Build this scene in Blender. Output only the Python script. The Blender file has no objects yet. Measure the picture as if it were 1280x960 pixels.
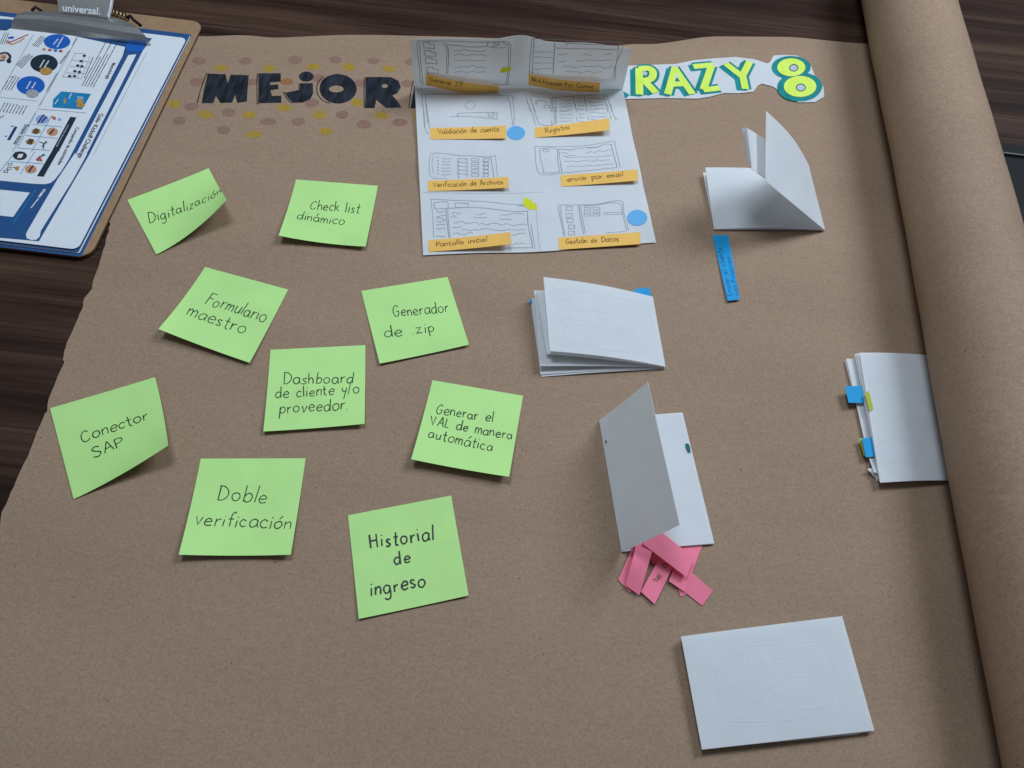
import bpy, bmesh, math, random
from mathutils import Vector, Matrix
from mathutils.geometry import tessellate_polygon
R = math.radians
random.seed(7)
scn = bpy.context.scene
col = scn.collection

# ------------------------------------------------------------------ camera, world, lamps, exposure
FPX, PITCH, ROLL, CAMH = 952.593, 1.05175, 0.11879, 0.53706       # phone held over the table
_fw = Vector((0, math.cos(PITCH), -math.sin(PITCH)))
_rt = Vector((1, 0, 0)); _up = _rt.cross(_fw)
C_R = _rt * math.cos(ROLL) + _up * math.sin(ROLL)
C_U = -_rt * math.sin(ROLL) + _up * math.cos(ROLL)
C_O = Vector((0, 0, CAMH))
cam = bpy.data.cameras.new('camera')
cam.sensor_width = 36; cam.lens = FPX / 1280 * 36
cam.clip_start = 0.01; cam.clip_end = 50
camo = bpy.data.objects.new('camera', cam); col.objects.link(camo)
m3 = Matrix((C_R, C_U, -_fw)).transposed()
camo.matrix_world = Matrix.Translation(C_O) @ m3.to_4x4()
scn.camera = camo

w = bpy.data.worlds.new('World'); scn.world = w; w.use_nodes = True
w.node_tree.nodes['Background'].inputs[0].default_value = (0.86, 1.0, 1.17, 1)
w.node_tree.nodes['Background'].inputs[1].default_value = 0.11

def lamp(name, loc, target, sx, sy, watts, color=(0.84, 1.0, 1.18)):
    l = bpy.data.lights.new(name, 'AREA'); l.shape = 'RECTANGLE'; l.size = sx; l.size_y = sy
    l.energy = watts; l.color = color
    o = bpy.data.objects.new(name, l); col.objects.link(o); o.location = loc
    o.rotation_euler = (Vector(target) - Vector(loc)).to_track_quat('-Z', 'Y').to_euler()
    return o
lamp('ceiling_lamp', (0.97, 1.20, 1.40), (0.1, 0.5, 0), 0.5, 0.8, 18.0)
lamp('ceiling_lamp', (-0.30, 0.78, 1.55), (-0.05, 0.5, 0), 0.5, 0.45, 9.9)
vs = scn.view_settings
vs.view_transform = 'Standard'; vs.look = 'None'; vs.exposure = 0.0; vs.gamma = 1.0; vs.use_curve_mapping = False
scn.display_settings.display_device = 'sRGB'

# ------------------------------------------------------------------ picture point -> point of the place
def at(px, py, z=0.0):
    d = C_R * ((px - 640) / FPX) - C_U * ((py - 480) / FPX) + _fw
    return C_O + d * ((z - CAMH) / d.z)
def to_px(p):
    d = p - C_O; k = d.dot(_fw)
    return 640 + FPX * d.dot(C_R) / k, 480 - FPX * d.dot(C_U) / k
def crop(x0, y0, s):
    return lambda x, y: (x0 + x / s, y0 + y / s)

# ------------------------------------------------------------------ materials
def mat(name, rgb, rough=0.75, var=0.05, scale=60, bump=0.0, bscale=400, metal=0.0, spec=0.3, sheer=0.0, warp=0.0):
    m = bpy.data.materials.new(name); m.use_nodes = True
    nt = m.node_tree; b = nt.nodes['Principled BSDF']
    b.inputs['Roughness'].default_value = rough; b.inputs['Metallic'].default_value = metal
    b.inputs['Specular IOR Level'].default_value = spec
    tc = nt.nodes.new('ShaderNodeTexCoord')
    n = nt.nodes.new('ShaderNodeTexNoise'); n.inputs['Scale'].default_value = scale; n.inputs['Detail'].default_value = 5
    nt.links.new(tc.outputs['Object'], n.inputs['Vector'])
    r = nt.nodes.new('ShaderNodeValToRGB')
    r.color_ramp.elements[0].position = 0.3; r.color_ramp.elements[1].position = 0.7
    r.color_ramp.elements[0].color = (*[max(0, c * (1 - var)) for c in rgb], 1)
    r.color_ramp.elements[1].color = (*[min(1, c * (1 + var)) for c in rgb], 1)
    nt.links.new(n.outputs['Fac'], r.inputs['Fac']); nt.links.new(r.outputs['Color'], b.inputs['Base Color'])
    if bump:
        n2 = nt.nodes.new('ShaderNodeTexNoise'); n2.inputs['Scale'].default_value = bscale; n2.inputs['Detail'].default_value = 4
        nt.links.new(tc.outputs['Object'], n2.inputs['Vector'])
        bp = nt.nodes.new('ShaderNodeBump'); bp.inputs['Strength'].default_value = bump; bp.inputs['Distance'].default_value = 0.001
        nt.links.new(n2.outputs['Fac'], bp.inputs['Height']); nt.links.new(bp.outputs['Normal'], b.inputs['Normal'])
    if warp:                                     # gentle cockling of handled paper
        n3 = nt.nodes.new('ShaderNodeTexNoise'); n3.inputs['Scale'].default_value = 28; n3.inputs['Detail'].default_value = 1
        nt.links.new(tc.outputs['Object'], n3.inputs['Vector'])
        b3_ = nt.nodes.new('ShaderNodeBump'); b3_.inputs['Strength'].default_value = warp; b3_.inputs['Distance'].default_value = 0.0035
        nt.links.new(n3.outputs['Fac'], b3_.inputs['Height']); nt.links.new(bp.outputs['Normal'], b3_.inputs['Normal'])
        nt.links.new(b3_.outputs['Normal'], b.inputs['Normal'])
    if sheer:                                    # thin paper lets some light through
        tr = nt.nodes.new('ShaderNodeBsdfTranslucent'); nt.links.new(r.outputs['Color'], tr.inputs['Color'])
        mx = nt.nodes.new('ShaderNodeMixShader'); mx.inputs[0].default_value = sheer
        nt.links.new(b.outputs[0], mx.inputs[1]); nt.links.new(tr.outputs[0], mx.inputs[2])
        nt.links.new(mx.outputs[0], nt.nodes['Material Output'].inputs['Surface'])
    return m

def kraft_mat():
    m = bpy.data.materials.new('kraft_paper'); m.use_nodes = True
    nt = m.node_tree; b = nt.nodes['Principled BSDF']; L = nt.links.new
    b.inputs['Roughness'].default_value = 0.72; b.inputs['Specular IOR Level'].default_value = 0.25
    tc = nt.nodes.new('ShaderNodeTexCoord')
    def noise(scale, sc=(1, 1, 1), det=3, rough=0.6):
        mp = nt.nodes.new('ShaderNodeMapping'); mp.inputs['Scale'].default_value = sc
        L(tc.outputs['Object'], mp.inputs['Vector'])
        n = nt.nodes.new('ShaderNodeTexNoise'); n.inputs['Scale'].default_value = scale
        n.inputs['Detail'].default_value = det; n.inputs['Roughness'].default_value = rough
        L(mp.outputs['Vector'], n.inputs['Vector']); return n
    def ramp(src, p0, c0, p1, c1):
        r = nt.nodes.new('ShaderNodeValToRGB'); e = r.color_ramp.elements
        e[0].position, e[1].position = p0, p1; e[0].color = (*c0, 1); e[1].color = (*c1, 1)
        L(src, r.inputs['Fac']); return r
    def mult(a, bb, f=1.0, mode='MULTIPLY'):
        x = nt.nodes.new('ShaderNodeMix'); x.data_type = 'RGBA'; x.blend_type = mode
        x.inputs['Factor'].default_value = f
        L(a, x.inputs['A']); L(bb, x.inputs['B']); return x.outputs['Result']
    fine = noise(520, (0.85, 1, 1), 4, 0.72)
    c = ramp(fine.outputs['Fac'], 0.30, (0.294, 0.188, 0.119), 0.70, (0.426, 0.283, 0.187)).outputs['Color']
    band = noise(7, (0.5, 1.6, 1), 3)
    c = mult(c, ramp(band.outputs['Fac'], 0.3, (0.93, 0.92, 0.91), 0.7, (1.05, 1.05, 1.05)).outputs['Color'])
    fib = noise(170, (0.8, 1.2, 1), 3)
    c = mult(c, ramp(fib.outputs['Fac'], 0.3, (0.94, 0.94, 0.94), 0.7, (1.06, 1.06, 1.06)).outputs['Color'])
    # dark and pale fibre flecks
    vo = nt.nodes.new('ShaderNodeTexVoronoi'); vo.inputs['Scale'].default_value = 62
    L(tc.outputs['Object'], vo.inputs['Vector'])
    c = mult(c, ramp(vo.outputs['Distance'], 0.026, (0.5, 0.44, 0.4), 0.055, (1, 1, 1)).outputs['Color'])
    vo2 = nt.nodes.new('ShaderNodeTexVoronoi'); vo2.inputs['Scale'].default_value = 27
    mp = nt.nodes.new('ShaderNodeMapping'); mp.inputs['Location'].default_value = (3.1, 1.7, 0.4); mp.inputs['Scale'].default_value = (1, 1.8, 1)
    L(tc.outputs['Object'], mp.inputs['Vector']); L(mp.outputs['Vector'], vo2.inputs['Vector'])
    r2 = ramp(vo2.outputs['Distance'], 0.015, (1.3, 1.3, 1.3), 0.03, (1, 1, 1))
    c = mult(c, r2.outputs['Color'])
    L(c, b.inputs['Base Color'])
    big = noise(6, (0.8, 1, 1), 2)
    b1 = nt.nodes.new('ShaderNodeBump'); b1.inputs['Strength'].default_value = 0.2; b1.inputs['Distance'].default_value = 0.008
    L(big.outputs['Fac'], b1.inputs['Height'])
    b2 = nt.nodes.new('ShaderNodeBump'); b2.inputs['Strength'].default_value = 0.12; b2.inputs['Distance'].default_value = 0.0004
    L(fine.outputs['Fac'], b2.inputs['Height']); L(b1.outputs['Normal'], b2.inputs['Normal'])
    L(b2.outputs['Normal'], b.inputs['Normal'])
    return m

def wood_mat():
    m = bpy.data.materials.new('walnut_laminate'); m.use_nodes = True
    nt = m.node_tree; b = nt.nodes['Principled BSDF']; L = nt.links.new
    b.inputs['Roughness'].default_value = 0.55; b.inputs['Specular IOR Level'].default_value = 0.10
    tc = nt.nodes.new('ShaderNodeTexCoord')
    def noise(scale, sc, det, dist=0.0):
        mp = nt.nodes.new('ShaderNodeMapping'); mp.inputs['Scale'].default_value = sc
        mp.inputs['Rotation'].default_value = (0, 0, R(-1.5))
        L(tc.outputs['Object'], mp.inputs['Vector'])
        n = nt.nodes.new('ShaderNodeTexNoise'); n.inputs['Scale'].default_value = scale
        n.inputs['Detail'].default_value = det; n.inputs['Roughness'].default_value = 0.65
        n.inputs['Distortion'].default_value = dist
        L(mp.outputs['Vector'], n.inputs['Vector']); return n
    n1 = noise(1, (1.3, 34, 1), 6, 0.5)
    r1 = nt.nodes.new('ShaderNodeValToRGB'); e = r1.color_ramp.elements
    e[0].position = 0.30; e[0].color = (0.018, 0.0082, 0.0055, 1)
    e[1].position = 0.75; e[1].color = (0.122, 0.067, 0.039, 1)
    k = e.new(0.47); k.color = (0.043, 0.0205, 0.0135, 1)
    k = e.new(0.60); k.color = (0.080, 0.041, 0.026, 1)
    L(n1.outputs['Fac'], r1.inputs['Fac'])
    n2 = noise(1, (6, 330, 1), 4)
    r2 = nt.nodes.new('ShaderNodeValToRGB'); e = r2.color_ramp.elements
    e[0].position = 0.35; e[0].color = (0.58, 0.55, 0.53, 1); e[1].position = 0.62; e[1].color = (1.12, 1.12, 1.12, 1)
    L(n2.outputs['Fac'], r2.inputs['Fac'])
    x = nt.nodes.new('ShaderNodeMix'); x.data_type = 'RGBA'; x.blend_type = 'MULTIPLY'; x.inputs['Factor'].default_value = 0.85
    L(r1.outputs['Color'], x.inputs['A']); L(r2.outputs['Color'], x.inputs['B'])
    L(x.outputs['Result'], b.inputs['Base Color'])
    bp = nt.nodes.new('ShaderNodeBump'); bp.inputs['Strength'].default_value = 0.15; bp.inputs['Distance'].default_value = 0.0005
    L(n2.outputs['Fac'], bp.inputs['Height']); L(bp.outputs['Normal'], b.inputs['Normal'])
    return m

def marker_mat(name, dark, light):
    m = bpy.data.materials.new(name); m.use_nodes = True
    nt = m.node_tree; b = nt.nodes['Principled BSDF']; L = nt.links.new
    b.inputs['Roughness'].default_value = 0.6; b.inputs['Specular IOR Level'].default_value = 0.2
    tc = nt.nodes.new('ShaderNodeTexCoord')
    mp = nt.nodes.new('ShaderNodeMapping'); mp.inputs['Scale'].default_value = (170, 40, 1); L(tc.outputs['Object'], mp.inputs['Vector'])
    n = nt.nodes.new('ShaderNodeTexNoise'); n.inputs['Scale'].default_value = 1; n.inputs['Detail'].default_value = 4
    L(mp.outputs['Vector'], n.inputs['Vector'])
    r = nt.nodes.new('ShaderNodeValToRGB'); e = r.color_ramp.elements
    e[0].position = 0.36; e[1].position = 0.68; e[0].color = (*dark, 1); e[1].color = (*light, 1)
    L(n.outputs['Fac'], r.inputs['Fac']); L(r.outputs['Color'], b.inputs['Base Color'])
    return m

def vary_each(m, amt):
    nt = m.node_tree; b = nt.nodes['Principled BSDF']; src = b.inputs['Base Color'].links[0].from_socket
    oi = nt.nodes.new('ShaderNodeObjectInfo'); mr = nt.nodes.new('ShaderNodeMapRange')
    mr.inputs['To Min'].default_value = 1 - amt; mr.inputs['To Max'].default_value = 1 + amt
    hs = nt.nodes.new('ShaderNodeHueSaturation')
    nt.links.new(oi.outputs['Random'], mr.inputs['Value']); nt.links.new(mr.outputs['Result'], hs.inputs['Value'])
    nt.links.new(src, hs.inputs['Color']); nt.links.new(hs.outputs['Color'], b.inputs['Base Color'])
    return m
M = dict(
    kraft=kraft_mat(), wood=wood_mat(),
    green=mat('green_note_paper', (0.56, 0.88, 0.285), 0.65, 0.045, 22, 0.12, 500, warp=0.35),
    white=mat('white_paper', (0.95, 0.95, 0.95), 0.7, 0.015, 30, 0.10, 350, sheer=0.43, warp=0.5),
    orange=mat('orange_note_paper', (0.95, 0.53, 0.115), 0.65, 0.03, 40),
    pink=mat('pink_note_paper', (0.97, 0.22, 0.315), 0.65, 0.04, 40),
    blue=mat('blue_note_paper', (0.004, 0.33, 0.66), 0.6, 0.04, 60),
    lime=mat('lime_note_paper', (0.46, 0.50, 0.035), 0.6, 0.04, 60),
    sticker=mat('sky_blue_sticker', (0.135, 0.43, 0.75), 0.5, 0.03, 60),
    ink=mat('black_pen_ink', (0.018, 0.020, 0.018), 0.5, 0.1, 200),
    greenink=mat('pen_ink', (0.014, 0.036, 0.014), 0.5, 0.15, 200),
    pencil=mat('graphite', (0.31, 0.32, 0.35), 0.6, 0.25, 600),
    faint=mat('show_through_drawing', (0.742, 0.747, 0.757), 0.7, 0.03, 200),
    strip_ink=mat('brown_pen_ink', (0.13, 0.055, 0.012), 0.6, 0.2, 300),
    hilite=mat('yellow_highlighter', (0.72, 0.72, 0.012), 0.6, 0.08, 200),
    marker=marker_mat('black_marker', (0.006, 0.007, 0.010), (0.030, 0.036, 0.048)),
    pinkdot=mat('pink_marker', (0.29, 0.155, 0.112), 0.7, 0.10, 250),
    yellowdot=mat('yellow_marker', (0.40, 0.245, 0.032), 0.7, 0.12, 250),
    orangedot=mat('orange_marker', (0.34, 0.145, 0.05), 0.7, 0.12, 250),
    teal=marker_mat('teal_marker', (0.005, 0.20, 0.20), (0.012, 0.30, 0.285)),
    darkteal=mat('dark_teal_marker', (0.004, 0.12, 0.13), 0.6, 0.15, 200),
    neon=marker_mat('neon_yellow_marker', (0.70, 0.88, 0.10), (0.80, 0.95, 0.17)),
    board=mat('brown_hardboard', (0.36, 0.215, 0.115), 0.6, 0.10, 130, 0.15, 500),
    boardedge=mat('hardboard_edge', (0.16, 0.085, 0.045), 0.7, 0.15, 200),
    steel=mat('brushed_steel', (0.60, 0.585, 0.55), 0.42, 0.06, 120, metal=1.0, spec=0.5),
    brass=mat('dull_brass', (0.42, 0.30, 0.16), 0.35, 0.1, 100, metal=1.0),
    dark=mat('dark_metal', (0.03, 0.028, 0.027), 0.4, 0.1, 100, metal=0.6),
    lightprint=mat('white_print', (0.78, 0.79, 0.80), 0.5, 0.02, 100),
    blueprint=mat('blue_print', (0.022, 0.085, 0.235), 0.45, 0.04, 80),
    navyprint=mat('navy_print', (0.012, 0.045, 0.15), 0.45, 0.04, 80),
    royal=mat('royal_blue_print', (0.012, 0.115, 0.47), 0.45, 0.04, 80),
    charcoalprint=mat('charcoal_print', (0.014, 0.028, 0.042), 0.45, 0.05, 80),
    cyanprint=mat('cyan_print', (0.015, 0.22, 0.44), 0.45, 0.12, 150),
    blackprint=mat('black_print', (0.03, 0.032, 0.038), 0.5, 0.05, 80),
    greyprint=mat('grey_print', (0.33, 0.36, 0.41), 0.5, 0.05, 80),
    goldprint=mat('gold_print', (0.50, 0.26, 0.055), 0.5, 0.25, 400),
    silverprint=mat('silver_print', (0.36, 0.36, 0.36), 0.5, 0.3, 500),
    peachprint=mat('peach_print', (0.62, 0.30, 0.17), 0.5, 0.15, 300),
    redprint=mat('red_print', (0.42, 0.10, 0.11), 0.5, 0.1, 200),
    lavprint=mat('lavender_print', (0.33, 0.38, 0.66), 0.5, 0.12, 300),
    cover=mat('charcoal_plastic', (0.020, 0.020, 0.020), 0.6, 0.06, 150, 0.05, 900, spec=0.08),
    coverlip=mat('grey_edge', (0.085, 0.088, 0.088), 0.35, 0.06, 150, spec=0.5),
    black=mat('black_gap', (0.003, 0.003, 0.003), 0.8, 0.0),
)

vary_each(M['green'], 0.03); vary_each(M['pink'], 0.08)

# ------------------------------------------------------------------ mesh helpers
class MB:
    def __init__(s, *mats): s.v = []; s.f = []; s.mi = []; s.mats = list(mats); s.k = 0
    def face(s, pts, mi=0):
        i = len(s.v); s.v += [Vector(p) for p in pts]; s.f.append(list(range(i, i + len(pts)))); s.mi.append(mi)
    def grid(s, rows, mi=0):
        i = len(s.v); nj, ni = len(rows), len(rows[0])
        for r in rows: s.v += [Vector(p) for p in r]
        for a in range(nj - 1):
            for b in range(ni - 1):
                s.f.append([i + a * ni + b, i + a * ni + b + 1, i + (a + 1) * ni + b + 1, i + (a + 1) * ni + b]); s.mi.append(mi)
    def build(s, name, parent=None, smooth=False, merge=0.0):
        me = bpy.data.meshes.new(name)
        me.from_pydata([tuple(p) for p in s.v], [], s.f)
        for mm in s.mats: me.materials.append(mm)
        for p, k in zip(me.polygons, s.mi): p.material_index = k; p.use_smooth = smooth
        if merge:
            bm = bmesh.new(); bm.from_mesh(me); bmesh.ops.remove_doubles(bm, verts=bm.verts, dist=merge)
            bmesh.ops.recalc_face_normals(bm, faces=bm.faces); bm.to_mesh(me); bm.free()
        me.validate(); me.update()
        o = bpy.data.objects.new(name, me); col.objects.link(o)
        if parent: o.parent = parent; o.matrix_parent_inverse = parent.matrix_world.inverted()
        return o

def tag(o, label, cat, group=None, kind=None):
    if label: o['label'] = label
    if cat: o['category'] = cat
    if group: o['group'] = group
    if kind: o['kind'] = kind
    return o
def thing(name, loc, label, cat, group=None):
    o = bpy.data.objects.new(name, None); o.empty_display_size = 0.02; col.objects.link(o)
    o.location = loc; bpy.context.view_layer.update()
    return tag(o, label, cat, group)

class Plane:                         # flat surface at height z, uv = world x, y
    ax = ay = 1.0; vs = 1.0
    def __init__(s, z): s.z = z
    def P(s, u, v): return Vector((u, v, s.z))
    def N(s, u, v): return Vector((0, 0, 1))
    def uv(s, px, py): p = at(px, py, s.z); return p.x, p.y
class Patch:                         # four-cornered sheet of size (wid, hei); v runs down the sheet
    vs = -1.0
    def __init__(s, c, wid, hei, fn=None):
        s.c = c; s.ax, s.ay = wid, hei; s.fn = fn
    def P(s, u, v):
        a, b, c, d = s.c
        p = a * ((1 - u) * (1 - v)) + b * (u * (1 - v)) + c * (u * v) + d * ((1 - u) * v)
        if s.fn: p = p + s.fn(u, v)
        return p
    def N(s, u, v):
        e = 1e-3
        n = (s.P(u + e, v) - s.P(u - e, v)).cross(s.P(u, v - e) - s.P(u, v + e)).normalized()
        return n
    def uv(s, px, py):
        u = v = 0.5
        for _ in range(14):
            x0, y0 = to_px(s.P(u, v)); e = 1e-4
            x1, y1 = to_px(s.P(u + e, v)); x2, y2 = to_px(s.P(u, v + e))
            a, b, c, d = (x1 - x0) / e, (x2 - x0) / e, (y1 - y0) / e, (y2 - y0) / e
            det = a * d - b * c; rx, ry = px - x0, py - y0
            u += max(-0.5, min(0.5, (d * rx - b * ry) / det)); v += max(-0.5, min(0.5, (a * ry - c * rx) / det))
        return u, v

def sheet(mb, surf, nu=14, nv=14, th=0.00015, mi=0, mi_edge=None, round_c=None):
    """closed sheet: top face, bottom face and four thin edges"""
    top = [[surf.P(i / nu, j / nv) for i in range(nu + 1)] for j in range(nv + 1)]
    bot = [[surf.P(i / nu, j / nv) - surf.N(i / nu, j / nv) * th for i in range(nu + 1)] for j in range(nv + 1)]
    mb.grid(top, mi); mb.grid([list(reversed(r)) for r in bot], mi)
    e = mi if mi_edge is None else mi_edge
    mb.grid([bot[0], top[0]], e); mb.grid([top[-1], bot[-1]], e)
    mb.grid([[r[0] for r in top], [r[0] for r in bot]], e)
    mb.grid([[r[-1] for r in bot], [r[-1] for r in top]], e)

def smooth_pts(pts, n=5):
    if len(pts) < 3: return pts
    out = []; P = [pts[0]] + list(pts) + [pts[-1]]
    for i in range(1, len(P) - 2):
        p0, p1, p2, p3 = P[i - 1], P[i], P[i + 1], P[i + 2]
        for k in range(n):
            t = k / n
            out.append(tuple(0.5 * (2 * b + (c - a) * t + (2 * a - 5 * b + 4 * c - d) * t * t + (3 * b - a - 3 * c + d) * t ** 3)
                             for a, b, c, d in zip(p0, p1, p2, p3)))
    out.append(tuple(pts[-1])); return out

def ribbon(mb, surf, uvs, width, off=0.00012, mi=0, taper=False):
    """pen stroke lying on a surface"""
    mb.k += 1; off = off + (mb.k % 24) * 3e-6
    pts = []
    for q in uvs:
        if not pts or (abs(q[0] - pts[-1][0]) + abs(q[1] - pts[-1][1])) > 1e-7: pts.append(q)
    if len(pts) < 2: return
    Q = []
    for (u, v) in pts:
        n = surf.N(u, v); Q.append((surf.P(u, v) + n * off, n))
    L, Rr = [], []
    for i, (p, n) in enumerate(Q):
        a = Q[max(0, i - 1)][0]; b = Q[min(len(Q) - 1, i + 1)][0]
        d1 = (p - a).normalized() if i > 0 else (b - p).normalized()
        d2 = (b - p).normalized() if i < len(Q) - 1 else d1
        t = (d1 + d2)
        t = t.normalized() if t.length > 1e-3 else d1
        side = n.cross(t).normalized()
        k = 1.0 / max(0.5, side.dot(n.cross(d1).normalized()))
        h = width * 0.5 * min(k, 1.6)
        if width < 0.0015: h *= 1 + 0.2 * math.sin(i * 1.3 + mb.k * 2.1) * math.sin(i * 0.37 + mb.k)
        if taper and i in (0, len(Q) - 1): h *= 0.5
        L.append(p + side * h); Rr.append(p - side * h)
    mb.grid([Rr, L], mi)

def fill(mb, surf, polys, off=0.00012, mi=0):
    """filled flat shape (first outline, then holes) in uv"""
    mb.k += 1; off = off + (mb.k % 24) * 3e-6
    V = [[Vector((q[0], q[1], 0)) for q in p] for p in polys]
    flat = [q for p in polys for q in p]
    i0 = len(mb.v)
    for (u, v) in flat: mb.v.append(surf.P(u, v) + surf.N(u, v) * off)
    for t in tessellate_polygon(V):
        a, b, c = [mb.v[i0 + k] for k in t]
        t = list(t)
        if (b - a).cross(c - a).dot(surf.N(*flat[t[0]])) < 0: t.reverse()
        mb.f.append([i0 + k for k in t]); mb.mi.append(mi)

def ellipse(c, rx, ry, n=28, a0=0.0, wob=0.0):
    ph = random.random() * 6
    return [(c[0] + rx * (1 + wob * math.sin(2 * t + ph) + wob * math.sin(3 * t + 2 * ph)) * math.cos(t),
             c[1] + ry * (1 + wob * math.sin(2 * t + ph)) * math.sin(t))
            for t in [a0 + 2 * math.pi * k / n for k in range(n)]]

# ------------------------------------------------------------------ handwriting: single-stroke letters (x-height 1)
_bowl = '0.85,0.8 0.5,1.0 0.12,0.75 0.08,0.3 0.35,0.0 0.7,0.18 0.86,0.65'
_o = '0.5,1 0.14,0.8 0.06,0.4 0.3,0.02 0.7,0.06 0.92,0.5 0.76,0.9 0.42,1'
GL = {
 'a': (0.95, [_bowl, '0.87,0.95 0.85,0.4 0.97,0.02']), 'b': (0.85, ['!0.08,1.85 0.1,0.02', '0.1,0.6 0.42,0.98 0.78,0.7 0.7,0.18 0.38,0 0.1,0.18']),
 'c': (0.82, ['0.8,0.82 0.45,1 0.1,0.65 0.14,0.22 0.45,0 0.8,0.14']), 'd': (0.95, [_bowl, '!0.86,1.9 0.88,0']),
 'e': (0.86, ['0.08,0.48 0.5,0.52 0.82,0.62 0.68,0.93 0.38,0.98 0.08,0.62 0.14,0.2 0.45,0 0.86,0.16']),
 'f': (0.65, ['0.72,1.7 0.5,1.88 0.3,1.5 0.3,0.8 0.32,0', '!0.02,0.95 0.62,0.98']), 'g': (0.95, [_bowl, '0.87,0.95 0.88,0 0.78,-0.6 0.42,-0.82 0.08,-0.6']),
 'h': (0.8, ['!0.08,1.85 0.08,0', '0.1,0.6 0.42,0.98 0.7,0.75 0.73,0']), 'i': (0.26, ['!0.12,0.97 0.14,0', '!0.12,1.38 0.15,1.48']),
 '1': (0.26, ['!0.12,0.97 0.14,0']), 'k': (0.75, ['!0.08,1.8 0.08,0', '!0.7,1.0 0.1,0.45', '!0.25,0.58 0.74,0']), 'l': (0.26, ['!0.13,1.9 0.14,0']),
 'm': (1.15, ['!0.06,1 0.07,0', '0.08,0.6 0.32,0.98 0.52,0.7 0.54,0', '0.55,0.6 0.82,0.98 1.04,0.7 1.06,0']), 'n': (0.8, ['!0.06,1 0.08,0', '0.09,0.6 0.42,0.98 0.7,0.72 0.73,0']),
 'o': (0.96, [_o]), 'p': (0.85, ['!0.08,1 0.1,-0.85', '0.1,0.62 0.42,1 0.78,0.7 0.7,0.2 0.38,0.02 0.1,0.2']), 'q': (0.9, [_bowl, '!0.86,0.95 0.9,-0.8']),
 'r': (0.62, ['!0.08,0.98 0.1,0', '0.1,0.55 0.32,0.88 0.6,0.95']), 's': (0.68, ['0.64,0.85 0.35,1 0.1,0.78 0.35,0.52 0.63,0.28 0.42,0.01 0.05,0.12']),
 't': (0.66, ['0.3,1.65 0.31,0.8 0.34,0.15 0.52,0.0 0.64,0.08', '!0.0,1.05 0.64,1.08']), 'u': (0.82, ['0.07,1 0.1,0.3 0.34,0 0.66,0.25 0.74,1', '0.74,1 0.75,0.4 0.82,0.02']),
 'v': (0.76, ['!0.04,1 0.36,0 0.72,1']), 'w': (1.05, ['!0.04,1 0.28,0 0.52,0.8 0.75,0 1.0,1']), 'x': (0.7, ['!0.05,1 0.68,0', '!0.66,1 0.04,0']),
 'y': (0.8, ['0.06,1 0.16,0.45 0.45,0.35 0.72,0.6', '!0.76,1 0.4,-0.85']), 'z': (0.75, ['!0.05,0.97 0.68,0.97 0.06,0.02 0.72,0.04']),
 'A': (1.05, ['!0.04,0 0.5,1.75', '!0.5,1.75 1.0,0', '!0.22,0.62 0.84,0.66']), 'C': (1.15, ['1.02,1.5 0.7,1.75 0.2,1.35 0.08,0.6 0.4,0.05 0.85,0.1 1.12,0.4']),
 'D': (1.15, ['!0.12,1.75 0.12,0.02', '0.0,1.72 0.55,1.68 1.0,1.2 1.02,0.6 0.6,0.08 0.1,0.02']), 'F': (0.95, ['!0.12,1.75 0.1,0', '!0.08,1.75 0.95,1.72', '!0.1,0.98 0.78,0.98']),
 'G': (1.1, ['0.98,1.5 0.65,1.75 0.18,1.35 0.08,0.6 0.4,0.02 0.85,0.15 1.0,0.75', '!0.55,0.78 1.05,0.78']), 'H': (1.1, ['!0.08,1.75 0.1,0', '!0.98,1.75 0.98,0', '!0.1,0.9 0.98,0.95']),
 'I': (0.3, ['!0.14,1.75 0.15,0']), 'E': (0.9, ['!0.85,1.72 0.1,1.75 0.1,0.02 0.85,0.04', '!0.1,0.92 0.7,0.95']), 'ñ': (0.8, ['!0.06,1 0.08,0', '0.09,0.6 0.42,0.98 0.7,0.72 0.73,0', '!0.2,1.4 0.6,1.45']), 'L': (0.8, ['!0.1,1.75 0.1,0.02 0.75,0.05']), 'P': (0.95, ['!0.1,1.75 0.1,0', '0.05,1.7 0.6,1.72 0.92,1.3 0.6,0.88 0.1,0.82']), 'N': (1.05, ['!0.08,0 0.1,1.75', '!0.1,1.75 0.9,0', '!0.9,0 0.95,1.75']),
 'R': (1.0, ['!0.1,1.75 0.1,0', '0.05,1.7 0.6,1.72 0.88,1.3 0.6,0.92 0.12,0.88', '!0.4,0.88 0.95,0']), 'S': (0.95, ['0.88,1.5 0.5,1.75 0.12,1.4 0.45,0.95 0.85,0.55 0.55,0.02 0.05,0.2']),
 'V': (1.0, ['!0.04,1.75 0.5,0 0.96,1.75']), 'Z': (0.95, ['!0.05,1.72 0.9,1.72 0.05,0.03 0.92,0.05']), 'O': (1.25, ['0.6,1.75 0.15,1.35 0.06,0.7 0.4,0.02 0.9,0.1 1.18,0.9 0.95,1.55 0.5,1.75']),
 'W': (1.3, ['!0.04,1.75 0.35,0 0.65,1.4 0.95,0 1.25,1.75']), '7': (0.8, ['!0.05,1.72 0.75,1.7 0.3,0']),
 '.': (0.3, ['!0.1,0.02 0.17,0.1']), '/': (0.6, ['!0.05,-0.2 0.55,1.8']), '-': (0.6, ['!0.05,0.6 0.5,0.62']), ' ': (0.75, []),
}
ACC = {'á': 'a', 'é': 'e', 'í': '1', 'ó': 'o', 'ú': 'u'}
def glyph(ch):
    if ch in ACC:
        w_, st = GL[ACC[ch]]; return w_, st + ['!%.2f,1.3 %.2f,1.75' % (w_ * 0.45, w_ * 0.45 + 0.3)]
    return GL[ch]
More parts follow.
